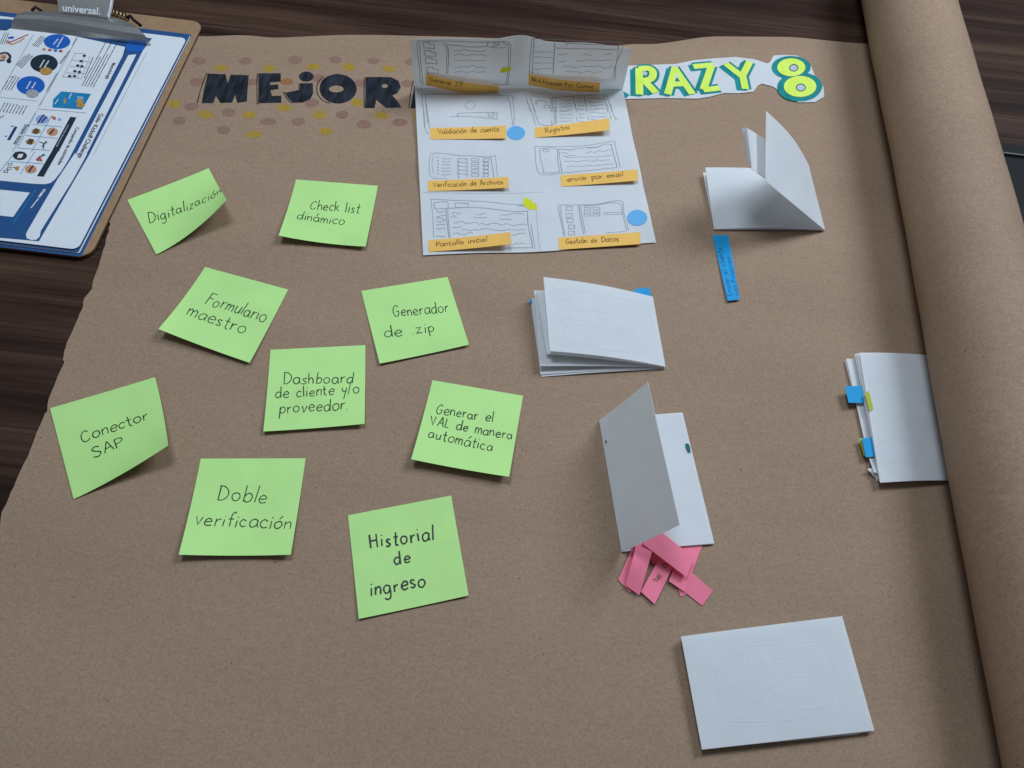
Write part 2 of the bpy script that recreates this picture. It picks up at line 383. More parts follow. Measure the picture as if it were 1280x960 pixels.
def write(mb, surf, text, p0, p1, xh, pen, off=0.00012, mi=0, gap=0.24, jit=0.09):
    """hand-write a line of text on a surface from baseline point p0 to p1 (picture points), x-height xh"""
    S = surf.uv(*p0); E_ = surf.uv(*p1); T = surf.uv(p0[0], p0[1] - xh)
    mx = lambda q: Vector((q[0] * surf.ax, q[1] * surf.ay * surf.vs))
    s, e, t = mx(S), mx(E_), mx(T)
    d = e - s; ln = d.length; d.normalize(); up = Vector((-d.y, d.x)); h = (t - s).length
    W = sum(glyph(c)[0] for c in text) + gap * (len(text) - 1)
    sx = ln / W; x = 0.0; rnd = random.Random(sum(map(ord, text)))
    for c in text:
        gw, strokes = glyph(c)
        dy = rnd.uniform(-jit, jit); sc = 1 + rnd.uniform(-jit, jit); sl = rnd.uniform(-jit, jit)
        for st in strokes:
            hard = st.startswith('!')
            pts = [tuple(map(float, k.split(','))) for k in st.lstrip('!').split()]
            pts = [(a + rnd.uniform(-1, 1) * 0.02, b + rnd.uniform(-1, 1) * 0.02) for a, b in pts]
            pts = pts if hard else smooth_pts(pts, 5)
            out = []
            for a, b in pts:
                q = s + d * ((x + a * sc + sl * b) * sx) + up * ((b * sc + dy) * h)
                out.append((q.x / surf.ax, q.y / (surf.ay * surf.vs)))
            ribbon(mb, surf, out, pen * rnd.uniform(0.9, 1.1), off, mi)
        x += gw + gap
def line(mb, surf, pts, pen, off=0.00010, mi=0, curve=True, closed=False):
    if closed: pts = list(pts) + [pts[0]]
    uv = [surf.uv(*p) for p in pts]
    ribbon(mb, surf, smooth_pts(uv, 4) if curve else uv, pen, off, mi)
def wavy(mb, surf, a, b, amp, pen, n=None, mi=0, off=0.0001):
    n = n or max(4, int(abs(b[0] - a[0]) / 5)); pts = []
    for k in range(n + 1):
        t = k / n
        pts.append((a[0] + (b[0] - a[0]) * t, a[1] + (b[1] - a[1]) * t + random.uniform(-amp, amp)))
    line(mb, surf, pts, pen, off, mi)
def shape(mb, surf, pts, mi=0, off=0.00012, holes=()):
    fill(mb, surf, [[surf.uv(*p) for p in pts]] + [[surf.uv(*p) for p in h] for h in holes], off, mi)
def type_text(mb, surf, text, p0, p1, off, mi, hk=1.0):
    """printed type from baseline p0 to p1"""
    cu = bpy.data.curves.new('type', 'FONT'); cu.body = text; cu.size = 1; cu.offset = 0.022
    o = bpy.data.objects.new('type', cu); col.objects.link(o)
    dg = bpy.context.evaluated_depsgraph_get(); me = o.evaluated_get(dg).to_mesh()
    vs_ = [v.co.copy() for v in me.vertices]; fs = [list(p.vertices) for p in me.polygons]
    o.evaluated_get(dg).to_mesh_clear(); bpy.data.objects.remove(o); bpy.data.curves.remove(cu)
    x0 = min(v.x for v in vs_); x1 = max(v.x for v in vs_)
    s = Vector(surf.uv(*p0)); e = Vector(surf.uv(*p1)); d = e - s
    s = Vector((s.x * surf.ax, s.y * surf.ay * surf.vs)); d = Vector((d.x * surf.ax, d.y * surf.ay * surf.vs))
    k = d.length / (x1 - x0); d.normalize(); up = Vector((-d.y, d.x)); i0 = len(mb.v)
    for v in vs_:
        q = s + d * ((v.x - x0) * k) + up * (v.y * k * hk)
        u_, v_ = q.x / surf.ax, q.y / (surf.ay * surf.vs)
        mb.v.append(surf.P(u_, v_) + surf.N(u_, v_) * off)
    for f in fs: mb.f.append([i0 + a for a in f]); mb.mi.append(mi)

G = Plane(0.0)                                            # top of the kraft paper

# ================================================================== THE SETTING: dark table
def box(mb, x0, x1, y0, y1, z0, z1, mi=0):
    a = [(x0, y0), (x1, y0), (x1, y1), (x0, y1)]
    mb.face([(x, y, z1) for x, y in a], mi); mb.face([(x, y, z0) for x, y in reversed(a)], mi)
    for i in range(4):
        p, q = a[i], a[(i + 1) % 4]
        mb.face([(*p, z0), (*q, z0), (*q, z1), (*p, z1)], mi)
t = MB(M['wood']); box(t, -1.3, 1.1, -0.5, 1.5, -0.031, -0.0014)
tag(t.build('tabletop'), 'dark walnut wood tabletop with horizontal grain under everything', 'table', kind='structure')

# ================================================================== kraft paper: sheet, roll, drawn heading
ROLL_R, ROLL_X = 0.0444, 0.3758
def roll_x(y): return ROLL_X + (y - 0.43) * 0.0125
kp = thing('kraft_paper', (0, 0.45, 0), 'wide brown kraft paper rolled up along its right edge, heading drawn with dots', 'paper roll')
z4 = crop(160, 0, 3.2); z5 = crop(760, 0, 3.368); z3 = crop(0, 280, 2.525)
left_px = [(0, 655), (2, 640), (11, 622), (20, 601), (31, 577), (41.6, 553), (46, 540), (56, 517), (59, 514), (59.5, 505), (61, 498), (70, 476), (79, 456), (80.5, 452), (78.6, 450),
           (82, 434), (93, 408), (104, 383), (103.8, 378), (105, 373), (111, 366), (115, 361), (115.5, 355), (117.6, 347), (124, 330), (131, 308), (138, 280)]
top_px = [z4(300, 147), z4(430, 141), z4(500, 143), z4(560, 149), z4(620, 150), z4(730, 145), z4(850, 140), z4(1000, 140), z4(1130, 143), (600, 47), (690, 52), (760, 57), z5(100, 186), z5(200, 185), z5(300, 172), z5(420, 155), z5(560, 154), z5(700, 155), z5(800, 158), z5(1000, 178), z5(1085, 184)]
rnd = random.Random(3)
L2 = [Vector((-0.288, -0.12)), Vector((-0.284, -0.05))]
prev = None
for p in left_px:
    q = at(*p).to_2d()
    if prev is not None and (q - prev).length > 0.006:
        n = int((q - prev).length / 0.004)
        for k in range(1, n): L2.append(prev.lerp(q, k / n) + Vector((rnd.gauss(0, 0.0003), 0)))
    L2.append(q); prev = q
xl = L2[-1].x
L2 += [Vector((xl - 0.006, L2[-1].y + 0.008)), Vector((xl - 0.03, L2[-1].y + 0.02)), Vector((xl - 0.032, 0.55)), Vector((xl - 0.03, 0.65)), Vector((xl - 0.032, at(254, 46.5).y - 0.003))]
T2 = [at(*p).to_2d() for p in smooth_pts(top_px, 4)][1:]
xr = lambda y: roll_x(y)
T2 = [q for q in T2 if q.x < xr(q.y) - 0.002]
ytop = T2[-1].y + 0.004
Rr = [Vector((xr(y), y)) for y in (ytop, 0.6, 0.4, 0.2, 0.0, -0.12)]
outline = L2 + T2 + Rr
s = MB(M['kraft'])
th = 0.0003
V = [Vector((q.x, q.y, 0)) for q in outline]
tri = tessellate_polygon([V])
for tt in tri:
    a, b, c = [V[i] for i in tt]
    if (b - a).cross(c - a).z < 0: tt = tuple(reversed(tt))
    s.face([V[i] for i in tt]); s.face([V[i] - Vector((0, 0, th)) for i in reversed(tt)])
for i in range(len(V)):
    a, b = V[i], V[(i + 1) % len(V)]; dz = Vector((0, 0, th))
    s.face([a, b, b - dz, a - dz])
s.build('unrolled_sheet', kp, merge=1e-6)
# the roll: a slightly uneven hollow coil
r = MB(M['kraft'])
ys = [-0.16 + 1.36 * k / 90 for k in range(91)]
def ring(y, rad, wob=1.0):
    pts = []
    for k in range(73):
        a = 2 * math.pi * k / 72
        rr = rad + wob * (0.0008 * math.sin(a * 2 + y * 5) + 0.0006 * math.sin(y * 13 + a) + 0.00015 * math.sin(y * 60 + 3 * a))
        pts.append((roll_x(y) + rr * math.sin(a), y, ROLL_R + 0.0008 + rr * math.cos(a)))
    return pts
r.grid([ring(y, ROLL_R) for y in reversed(ys)])
r.grid([ring(y, 0.021, 0) for y in ys])
r.grid([ring(ys[0], ROLL_R), ring(ys[0], 0.021, 0)]); r.grid([ring(ys[-1], 0.021, 0), ring(ys[-1], ROLL_R)])
r.build('coiled_roll', kp, smooth=True, merge=1e-6)
# heading letters MEJORA in black marker
c3 = crop(200, 50, 3.765); ch = crop(240, 80, 8)
h = MB(M['marker'], M['ink'])
def rough(pts, step=1.6, amp=0.22, seed=1):
    rg = random.Random(seed); out = []
    for i in range(len(pts)):
        a, b = pts[i], pts[(i + 1) % len(pts)]
        n = max(1, int(math.dist(a, b) / step))
        for k in range(n):
            t_ = k / n; out.append((a[0] + (b[0] - a[0]) * t_ + rg.uniform(-amp, amp), a[1] + (b[1] - a[1]) * t_ + rg.uniform(-amp, amp)))
    return out
let_M = [ch(*p) for p in [(158, 98), (335, 103), (358, 195), (388, 108), (567, 113), (548, 375), (455, 390), (430, 305), (402, 388), (285, 390), (240, 318), (212, 392), (98, 392), (118, 270)]]
let_E = [ch(*p) for p in [(665, 95), (888, 95), (888, 175), (780, 185), (780, 212), (860, 205), (866, 250), (785, 262), (800, 322), (895, 318), (893, 388), (664, 392)]]
let_j = [ch(*p) for p in [(1080, 195), (1208, 192), (1212, 290), (1185, 350), (1110, 385), (1010, 390), (965, 345), (930, 290), (1050, 265), (1082, 262)]]
dot_j = ellipse(ch(1143, 127), 9.1, 6.2, 24)
let_O = ellipse(c3(838, 230), 23, 18.5, 40, wob=0.01); hole_O = ellipse(c3(830, 231), 9.3, 4.4, 20)
let_R = [c3(*p) for p in [(968, 175), (1085, 175), (1122, 192), (1133, 222), (1118, 250), (1092, 262), (1112, 280), (1137, 318), (1062, 320), (1040, 300), (1018, 282), (1010, 320), (965, 321)]]
hole_R = ellipse(c3(1058, 217), 3.8, 2.6, 14)
let_A = [c3(*p) for p in [(1180, 322), (1200, 190), (1262, 190), (1300, 322), (1250, 322), (1240, 300), (1225, 300), (1220, 322)]]
for k, pl in enumerate((let_M, let_E, let_j, dot_j)): shape(h, G, rough(pl, 1.6, 0.15, k), 0, 0.00025)
shape(h, G, rough(let_O, 2, 0.12, 9), 0, 0.00025, [hole_O]); shape(h, G, rough(let_R, 1.6, 0.15, 5), 0, 0.00025, [hole_R]); shape(h, G, let_A, 0, 0.00025)
for pl in ([ch(148, 98), ch(120, 160), ch(78, 290), ch(52, 392)], [ch(140, 98), ch(160, 98)], [ch(655, 95), ch(650, 200), ch(653, 400)], [ch(652, 402), ch(668, 394)],
           [ch(1072, 198), ch(1072, 262)], [ch(912, 285), ch(940, 330), ch(975, 375), ch(1000, 392)], [ch(912, 285), ch(935, 285)],
           [c3(770, 172), c3(742, 205), c3(740, 250), c3(765, 285), c3(800, 298)], [c3(962, 177), c3(960, 250), c3(962, 320)], [c3(1193, 190), c3(1178, 260), c3(1172, 322)], [c3(655, 207), c3(655, 250), c3(642, 258)]):
    line(h, G, pl, 0.0009, 0.0002, 1)
h.build('marker_lettering', kp)
d = MB(M['pinkdot'], M['yellowdot'], M['orangedot'])
pinks = [(183, 98), (402, 98), (637, 94), (825, 92), (1004, 98), (1185, 103), (175, 197), (432, 197), (745, 180), (1165, 205), (945, 203), (148, 313), (322, 340), (92, 380), (300, 423), (511, 384), (651, 384), (715, 296), (858, 352), (960, 397), (1128, 388), (1330, 395)]
yells = [(290, 132), (515, 133), (722, 125), (889, 128), (1078, 136), (68, 300), (215, 350), (420, 353), (586, 319), (752, 352), (928, 293), (1043, 355), (440, 445), (782, 429), (1225, 362)]
def dots(lst, mi, k0):
    for k, p in enumerate(lst):
        cx, cy = c3(*p); u, v = G.uv(cx, cy); rg = random.Random(k + k0)
        e = ellipse((0, 0), 0.0068 * rg.uniform(0.88, 1.1), 0.0054 * rg.uniform(0.9, 1.15), 22, wob=0.04)
        a = rg.uniform(-0.3, 0.3)
        fill(d, G, [[(u + x * math.cos(a) - y * math.sin(a), v + x * math.sin(a) + y * math.cos(a)) for x, y in e]], 0.00006, mi)
dots(pinks, 0, 0); dots(yells, 1, 50); dots([(597, 196)], 2, 90)
d.build('marker_dots', kp)

# ================================================================== dark cable cover let into the table, right
cc = thing('cable_cover', (0.56, 0.56, 0), 'charcoal cable cover with a black slot in the table behind the paper roll', 'cable cover')
b_ = MB(M['cover']); box(b_, 0.43, 0.76, 0.6495, 0.6625, -0.010, 0.0010); b_.build('rear_flap', cc)
b_ = MB(M['coverlip']); box(b_, 0.43, 0.76, 0.6475, 0.6495, -0.010, 0.0016); b_.build('slot_lip', cc)
b_ = MB(M['black']); box(b_, 0.43, 0.76, 0.642, 0.6475, -0.010, -0.0011); b_.build('slot', cc)
b_ = MB(M['cover']); box(b_, 0.43, 0.76, 0.28, 0.642, -0.010, 0.0004); b_.build('lid', cc)

# ================================================================== green sticky notes
NOTE = 0.076
def note(px, zs, words, label, p_u=1.0, dip=0.0, pen=0.0008, ink='greenink', gap=0.24):
    zTL, zTR, zBR, zBL = [k * 0.001 for k in zs]
    c = [at(*p, z) for p, z in zip(px, (zTL, zTR, zBR, zBL))]
    def fn(u, v):
        zlin = (zTL * (1 - u) + zTR * u) * (1 - v) + (zBL * (1 - u) + zBR * u) * v
        zt = zTL + (zTR - zTL) * max(0.0, u) ** p_u; zb = zBL + (zBR - zBL) * max(0.0, u) ** p_u
        z = zt + (zb - zt) * max(0, v) ** 1.8 - dip * 0.004 * u * (1 - u) * max(0, v) ** 1.8
        return Vector((0, 0, max(z, 0.0003) - zlin))
    surf = Patch(c, NOTE, NOTE, fn)
    mb = MB(M['green']); sheet(mb, surf, 16, 16, 0.00014)
    o = mb.build('sticky_note', None, smooth=False)
    tag(o, label, 'sticky note', 'bright green sticky notes on the kraft paper')
    wr = MB(M[ink])
    for (txt, a, b, xh) in words: write(wr, surf, txt, a, b, xh, pen, 0.00012, 0, gap)
    wr.build('handwriting', o)
note([(159.1, 249.9), (260.9, 210.2), (283.4, 249.6), (195.4, 318)], (0.4, 3, 25, 1.2), [('Digitalización', (186.4, 279.4), (277, 241.2), 7.6)],
     'green sticky note reading Digitalización, its lower corner curling up, beside the clipboard', 1.8)
note([(370, 224.3), (472.4, 232.2), (457, 308.1), (348.1, 294.3)], (0.5, 0.5, 5, 9), [('Check list', (386.9, 260.9), (448.5, 266.5), 6.2), ('dinámico', (370.6, 273.8), (429.7, 281.4), 5.5)],
     'green sticky note reading Check list dinámico in two short lines', 1.0, 2.5)
note([(256.3, 333.7), (360.1, 361.9), (312, 453.4), (197.9, 411.1)], (0.4, 0.5, 4, 10), [('Formulario', (255.6, 379.1), (330.2, 402.5), 7.8), ('maestro', (232.3, 392.9), (304.4, 418), 7.6)],
     'green sticky note reading Formulario maestro, tilted like a diamond', 1.0, 1.5)
note([(451.6, 363.7), (559.5, 346.1), (586.3, 430.7), (474.6, 454.4)], (0.5, 0.5, 3, 3), [('Generador', (492.1, 396.3), (560.9, 389.4), 7.5), ('de .zip', (480.8, 421.8), (544.4, 414.5), 7.2)],
     'green sticky note reading Generador de .zip', 1.0, 0.8)
note([(338.1, 437.2), (456.7, 431.4), (455.7, 529.7), (329.2, 539.3)], (0.5, 0.5, 5, 4), [('Dashboard', (353.6, 480.2), (441.3, 478.8), 7.6), ('de cliente y/o', (344.3, 497.4), (448.8, 490.8), 7.2), ('proveedor.', (349.1, 516.6), (435.4, 511.5), 7.8)],
     'green sticky note reading Dashboard de cliente y/o proveedor in the middle of the notes', 1.0, 1.0)
note([(62.5, 510.2), (193.8, 471.4), (210.1, 556.9), (92, 623.8)], (0.8, 3, 20, 1.0), [('Conector', (102.4, 553.5), (184.8, 523.7), 8), ('SAP', (117.3, 573.7), (155.9, 555.5), 7.6)],
     'green sticky note reading Conector SAP, curled up beside the torn paper edge', 1.5)
note([(250.9, 573.2), (382, 572.9), (363.4, 693.3), (223.4, 693.3)], (0.5, 0.5, 6, 7), [('Doble', (271.2, 624.4), (332.5, 630), 10.2), ('verificación', (243, 655.3), (363.4, 661.5), 9.2)],
     'green sticky note reading Doble verificación with widely spaced letters', 1.0, 2.2)
note([(540.5, 475.2), (653.8, 494.7), (636.5, 595.9), (514, 574)], (0.5, 0.5, 9, 9), [('Generar el', (544.4, 516.6), (615.9, 528), 6.8), ('VAL de manera', (537.3, 530.8), (640, 549.2), 6.6), ('automática', (534.5, 546.7), (615.2, 564.4), 7)],
     'green sticky note reading Generar el VAL de manera automática', 1.0, 1.5)
note([(435, 644.1), (563.9, 619.3), (585.8, 744.2), (448.5, 773.6)], (0.4, 0.4, 2.5, 2.5), [('Historial', (462.7, 685.5), (542.3, 674.2), 9.8), ('de', (492.7, 705), (513.3, 703.2), 9), ('ingreso', (463, 744.2), (532, 732.6), 10)],
     'green sticky note reading Historial de ingreso in thicker black pen', 1.0, 0.8, 0.00125, 'ink', 0.34)

# ================================================================== sketch sheet with its upper row standing up
ZF = 0.007
FL, FR = at(518.6, 110, ZF), at(778.5, 111, ZF)
TL, TR = at(512.7, 48.5, 0.069), at(789.5, 60, 0.069)
BL, BR = at(529, 319, 0.0015), at(820, 303, 0.0015)
def up_fn(u, v):                                         # upper row: soft crease in the middle, curled top right corner
    k = math.exp(-((u - 0.5) / 0.10) ** 2)
    kk = max(0, 1 - v)
    top = 0.0045 * math.exp(-((u - 0.78) / 0.16) ** 2) + 0.004 * math.exp(-((u - 0.25) / 0.2) ** 2)
    return Vector((0, 0.012 * k * kk - 0.004 * math.sin(math.pi * min(1, max(0, v))), (top - 0.001) * kk ** 3))
def lo_fn(u, v):
    k = math.exp(-((u - 0.5) / 0.06) ** 2)
    bo = -0.0035 * math.exp(-((u - 0.5) / 0.22) ** 2) * max(0, v) ** 3
    w3 = -0.0032 * math.exp(-((v - 0.33) / 0.12) ** 2) - 0.0025 * math.exp(-((v - 0.68) / 0.1) ** 2)
    f = min(1, max(0, v) * 3) * min(1, max(0, 1 - v) * 3)
    z = w3 * f * 0.6 + 0.0012 * math.sin(3.1 * u) * f
    return Vector((0, bo, z + 0.0004 * k))
up_s = Patch([TL, TR, FR, FL], 0.216, 0.070, up_fn)
lo_s = Patch([FL, FR, BR, BL], 0.216, 0.209, lo_fn)
ss = thing('sketch_sheet', at(650, 200), 'white sheet of eight pencil screen sketches, its top row folded upright', 'paper sheet')
def two_sheet(name, parent, A, B, nu, na, nb, th, m):
    mb = MB(m)
    rows = [[A.P(i / nu, j / na) for i in range(nu + 1)] for j in range(na + 1)] + [[B.P(i / nu, j / nb) for i in range(nu + 1)] for j in range(1, nb + 1)]
    nr = [[A.N(i / nu, j / na) for i in range(nu + 1)] for j in range(na)] + [[(A.N(i / nu, 1) + B.N(i / nu, 0)).normalized() for i in range(nu + 1)]] + [[B.N(i / nu, j / nb) for i in range(nu + 1)] for j in range(1, nb + 1)]
    bot = [[p - n * th for p, n in zip(a, b)] for a, b in zip(rows, nr)]
    mb.grid(rows); mb.grid([list(reversed(x)) for x in bot]); mb.grid([bot[0], rows[0]]); mb.grid([rows[-1], bot[-1]])
    mb.grid([[x[0] for x in rows], [x[0] for x in bot]]); mb.grid([[x[-1] for x in bot], [x[-1] for x in rows]])
    return mb.build(name, parent)
two_sheet('paper', ss, up_s, lo_s, 48, 14, 36, 0.00015, M['white'])
pz = MB(M['pencil'], M['hilite'], M['ink'])
PEN = 0.00062
a1 = crop(500, 40, 7.53); a2 = crop(650, 40, 7.53); a3 = crop(510, 130, 8); a4 = crop(655, 130, 8); a5 = crop(520, 230, 8); a6 = crop(670, 230, 8)
def ln(surf, f, pts, k=1.0, curve=True, closed=False, mi=0): line(pz, surf, [f(*p) for p in pts], PEN * k, 0.0001, mi, curve, closed)
def wv(surf, f, a, b, amp=7, k=0.8, n=None): wavy(pz, surf, f(*a), f(*b), amp / 8, PEN * k, n)
def sq(surf, f, x, y, w_, h_, k=0.9): ln(surf, f, [(x, y), (x + w_, y + 3), (x + w_ - 2, y + h_), (x + 2, y + h_ + 2)], k, False, True)
U_, L_ = up_s, lo_s
# cell 1
ln(U_, a1, [(160, 95), (165, 200), (185, 350), (190, 460), (230, 500)]); ln(U_, a1, [(185, 100), (190, 250), (205, 380), (215, 480)])
ln(U_, a1, [(160, 85), (300, 85), (600, 90), (830, 97)]); ln(U_, a1, [(830, 97), (960, 90), (1035, 110), (1042, 200), (1030, 350), (1018, 495)])
ln(U_, a1, [(1020, 125), (1022, 250), (1010, 400), (998, 495)]); ln(U_, a1, [(880, 492), (1020, 495)], 1.2); ln(U_, a1, [(405, 95), (440, 160), (438, 300), (440, 395)]); ln(U_, a1, [(440, 110), (458, 200), (450, 390)])
ln(U_, a1, [(450, 122), (560, 130), (680, 142), (830, 135)]); ln(U_, a1, [(835, 90), (832, 140), (1000, 145)], 0.9); ln(U_, a1, [(960, 92), (1020, 128)])
write(pz, U_, 'ZIP', a1(870, 135), a1(940, 132), 2.2, 0.0006)
for y in (170, 212, 262, 322, 375): wv(U_, a1, (510, y), (810, y + 8), 12)
for k, (x, y) in enumerate([(215, 100), (228, 175), (238, 245), (250, 335)]):
    ln(U_, a1, [(x, y), (x + 60, y - 3), (x + 62, y + 14), (x + 105, y + 16), (x + 110, y + 55), (x + 70, y + 52), (x + 8, y + 50)], 1.0, False, True)
shape(pz, U_, [a1(*p) for p in [(940, 365), (965, 335), (1040, 325), (1052, 350), (1010, 375), (945, 385)]], 1, 0.0002)
# cell 2
ln(U_, a2, [(115, 65), (95, 250), (88, 410)]); ln(U_, a2, [(132, 68), (122, 240), (118, 395)]); ln(U_, a2, [(115, 62), (320, 68), (600, 85), (900, 95), (968, 110), (950, 190), (905, 300), (885, 450), (750, 468)])
ln(U_, a2, [(930, 115), (915, 250), (890, 350), (855, 440), (700, 455)]); ln(U_, a2, [(330, 70), (322, 200), (312, 390)], 1.2); ln(U_, a2, [(442, 80), (435, 130)], 1.1); ln(U_, a2, [(130, 130), (430, 130)]); ln(U_, a2, [(440, 105), (930, 128)])
ln(U_, a2, [(340, 150), (600, 158), (925, 168)]); 
for y in (188, 236, 290, 345): wv(U_, a2, (135, y), (315, y + 4), 5)
for y, x0, x1 in ((212, 360, 450), (212, 590, 680), (208, 790, 860), (275, 360, 435), (272, 530, 880), (328, 395, 890), (378, 420, 770)): wv(U_, a2, (x0, y), (x1, y), 10)
# cell 3
ln(L_, a1, [(205, 585), (215, 700), (232, 800), (235, 900)]); ln(L_, a1, [(242, 590), (245, 700), (262, 860)]); ln(L_, a1, [(205, 590), (400, 585), (1010, 600), (1060, 640), (1075, 760)]); ln(L_, a1, [(1010, 600), (1040, 680), (1045, 760)])
ln(L_, a3, [(1022, 0), (1035, 100), (1045, 215)]); ln(L_, a3, [(1055, 0), (1062, 110), (1060, 215)]); ln(L_, a3, [(150, 0), (160, 180), (175, 260), (205, 300)]); ln(L_, a3, [(182, 0), (200, 120), (215, 250)])
e = ellipse((660, 692), 46, 35, 18); ln(L_, a1, e, 0.8, True, True)
ln(L_, a3, [(500, 132), (505, 95), (660, 88), (790, 88), (800, 100), (815, 150)], 1.1); ln(L_, a3, [(420, 130), (600, 125), (790, 142), (890, 155)], 0.9); ln(L_, a3, [(795, 88), (892, 85), (890, 155)], 1.0, False)
ln(L_, a3, [(825, 112), (850, 95), (865, 112), (830, 130), (865, 138)], 1.0)
# cell 4
ln(L_, a2, [(60, 590), (65, 640), (100, 753)]); ln(L_, a2, [(90, 600), (110, 660), (145, 753)]); ln(L_, a2, [(90, 598), (300, 620), (600, 595), (780, 590)]); ln(L_, a2, [(780, 585), (800, 640), (825, 753)]); ln(L_, a2, [(800, 580), (830, 640), (865, 753)])
ln(L_, a4, [(40, 0), (85, 100), (115, 215)]); ln(L_, a4, [(85, 5), (110, 90), (145, 190)]); ln(L_, a4, [(145, 195), (200, 212), (300, 220)]); ln(L_, a4, [(830, 0), (870, 150)]); ln(L_, a4, [(865, 0), (890, 100), (925, 160)])
ln(L_, a2, [(290, 620), (292, 753)], 1.2); ln(L_, a2, [(305, 620), (306, 753)]); ln(L_, a4, [(270, 20), (278, 215)], 1.3); ln(L_, a4, [(290, 20), (288, 215)])
ln(L_, a2, [(145, 670), (170, 645), (220, 650), (250, 660), (248, 675)], 1.1); ln(L_, a2, [(145, 670), (160, 680)]); sq(L_, a2, 225, 690, 50, 25, 1.1)
ln(L_, a2, [(495, 600), (520, 700), (540, 753)]); ln(L_, a2, [(605, 595), (630, 753)]); ln(L_, a4, [(515, 0), (525, 170)]); ln(L_, a4, [(618, 0), (645, 160)])
for y in range(40, 200, 24): sq(L_, a4, 305, y, 20, 15, 0.8)
for y in (615, 640, 670, 705, 735): sq(L_, a2, 322, y, 20, 12, 0.7)
for y in (640, 675, 710, 745): wv(L_, a2, (370, y), (480, y), 6, 0.7); wv(L_, a2, (535, y - 20), (600, y - 20), 6, 0.7); wv(L_, a2, (640, y - 15), (790, y - 15), 9, 0.8)
for y in (22, 60, 105, 140, 172): wv(L_, a4, (355, y), (490, y), 8, 0.7); wv(L_, a4, (540, y), (610, y), 6, 0.7); wv(L_, a4, (660, y - 15), (830, y - 15), 9, 0.8)
# cell 5
ln(L_, a3, [(245, 500), (300, 490), (500, 515), (650, 520), (800, 530), (880, 515)]); ln(L_, a3, [(235, 490), (215, 560), (215, 680), (250, 740), (400, 748)], 0.8); ln(L_, a3, [(255, 500), (240, 600), (255, 700)], 0.7); ln(L_, a3, [(825, 520), (845, 640), (860, 735)], 1.2); ln(L_, a3, [(875, 520), (885, 640), (893, 725)], 0.8)
for k in range(6):
    y = 540 + 32 * k; wv(L_, a3, (290, y), (308, y - 4), 8, 1.0, 3); wv(L_, a3, (335, y + 5), (430, y + 8), 7, 0.8)
for k in range(5):
    y = 545 + 38 * k
    ln(L_, a3, [(500, y), (500, y + 34), (520, y + 38)], 1.1, False); ln(L_, a3, [(500, y + 2), (600, y + 5), (595, y + 36), (575, y + 8)], 0.7, False); sq(L_, a3, 635, y, 75, 24); ln(L_, a3, [(748, y), (805, y), (800, y + 32), (745, y + 30), (770, y + 8)], 1.0, False)
# cell 6
ln(L_, a4, [(120, 425), (110, 440), (120, 600), (150, 690), (230, 710), (400, 690), (700, 660), (935, 635)], 0.9); ln(L_, a4, [(120, 425), (200, 425), (500, 425), (700, 405), (890, 375), (910, 420), (940, 540), (965, 640)], 0.9)
ln(L_, a4, [(155, 455), (165, 540), (195, 660), (205, 690), (360, 680)]); ln(L_, a4, [(150, 450), (320, 445), (335, 550), (355, 680)]); ln(L_, a4, [(345, 450), (360, 560), (380, 685)], 1.2); ln(L_, a4, [(870, 400), (895, 500), (930, 630)], 1.2)
ln(L_, a4, [(185, 460), (230, 455), (250, 465), (235, 480), (190, 475)], 1.0, True, True)
ln(L_, a4, [(350, 450), (480, 460), (500, 450)], 1.2); ln(L_, a4, [(500, 450), (650, 435), (720, 435), (800, 405), (870, 405)], 0.9); ln(L_, a4, [(635, 442), (740, 432)], 1.4)
for y, x0, x1, dy in ((490, 370, 440, 0), (490, 620, 880, -30), (520, 390, 520, 0), (545, 420, 880, -25), (580, 400, 860, -20), (625, 430, 890, -20)): wv(L_, a4, (x0, y), (x1, y + dy), 8)
# cell 7
ln(L_, a5, [(150, 155), (165, 300), (178, 540)], 0.8); ln(L_, a5, [(180, 185), (185, 250)]); ln(L_, a5, [(140, 152), (400, 165), (700, 178), (900, 200), (1080, 212)]); ln(L_, a5, [(180, 190), (310, 180), (320, 240)]); ln(L_, a5, [(185, 252), (560, 235), (800, 255), (960, 275), (1125, 272)], 1.1)
ln(L_, a5, [(390, 190), (520, 195), (522, 235), (395, 235)], 1.0, False, True); ln(L_, a5, [(300, 250), (310, 380), (330, 540)], 1.1); ln(L_, a5, [(318, 250), (325, 380), (342, 540)], 0.9)
ln(L_, a5, [(1115, 275), (1120, 400), (1145, 520), (1168, 635)], 1.2); ln(L_, a5, [(1150, 400), (1175, 560), (1190, 650)], 0.9); ln(L_, a5, [(880, 640), (1168, 638)]); ln(L_, a5, [(1195, 180), (1215, 450), (1240, 660)], 0.5)
for y in (285, 320, 345, 375, 410, 455, 522): wv(L_, a5, (200, y), (295, y), 12, 0.9, 5)
for y, x0, x1 in ((290, 350, 450), (325, 345, 410), (300, 600, 700), (330, 575, 710), (305, 840, 1080), (350, 830, 960), (385, 370, 620), (405, 620, 1110), (430, 360, 460), (460, 460, 1090), (495, 370, 570), (500, 950, 1100), (600, 970, 1090)): wv(L_, a5, (x0, y), (x1, y), 13, 0.9)
shape(pz, L_, [a5(*p) for p in [(1085, 130), (1150, 165), (1215, 225), (1205, 258), (1130, 255), (1085, 225), (1070, 190)]], 1, 0.0002)
ln(L_, a5, [(1010, 210), (1080, 218)], 2.0)
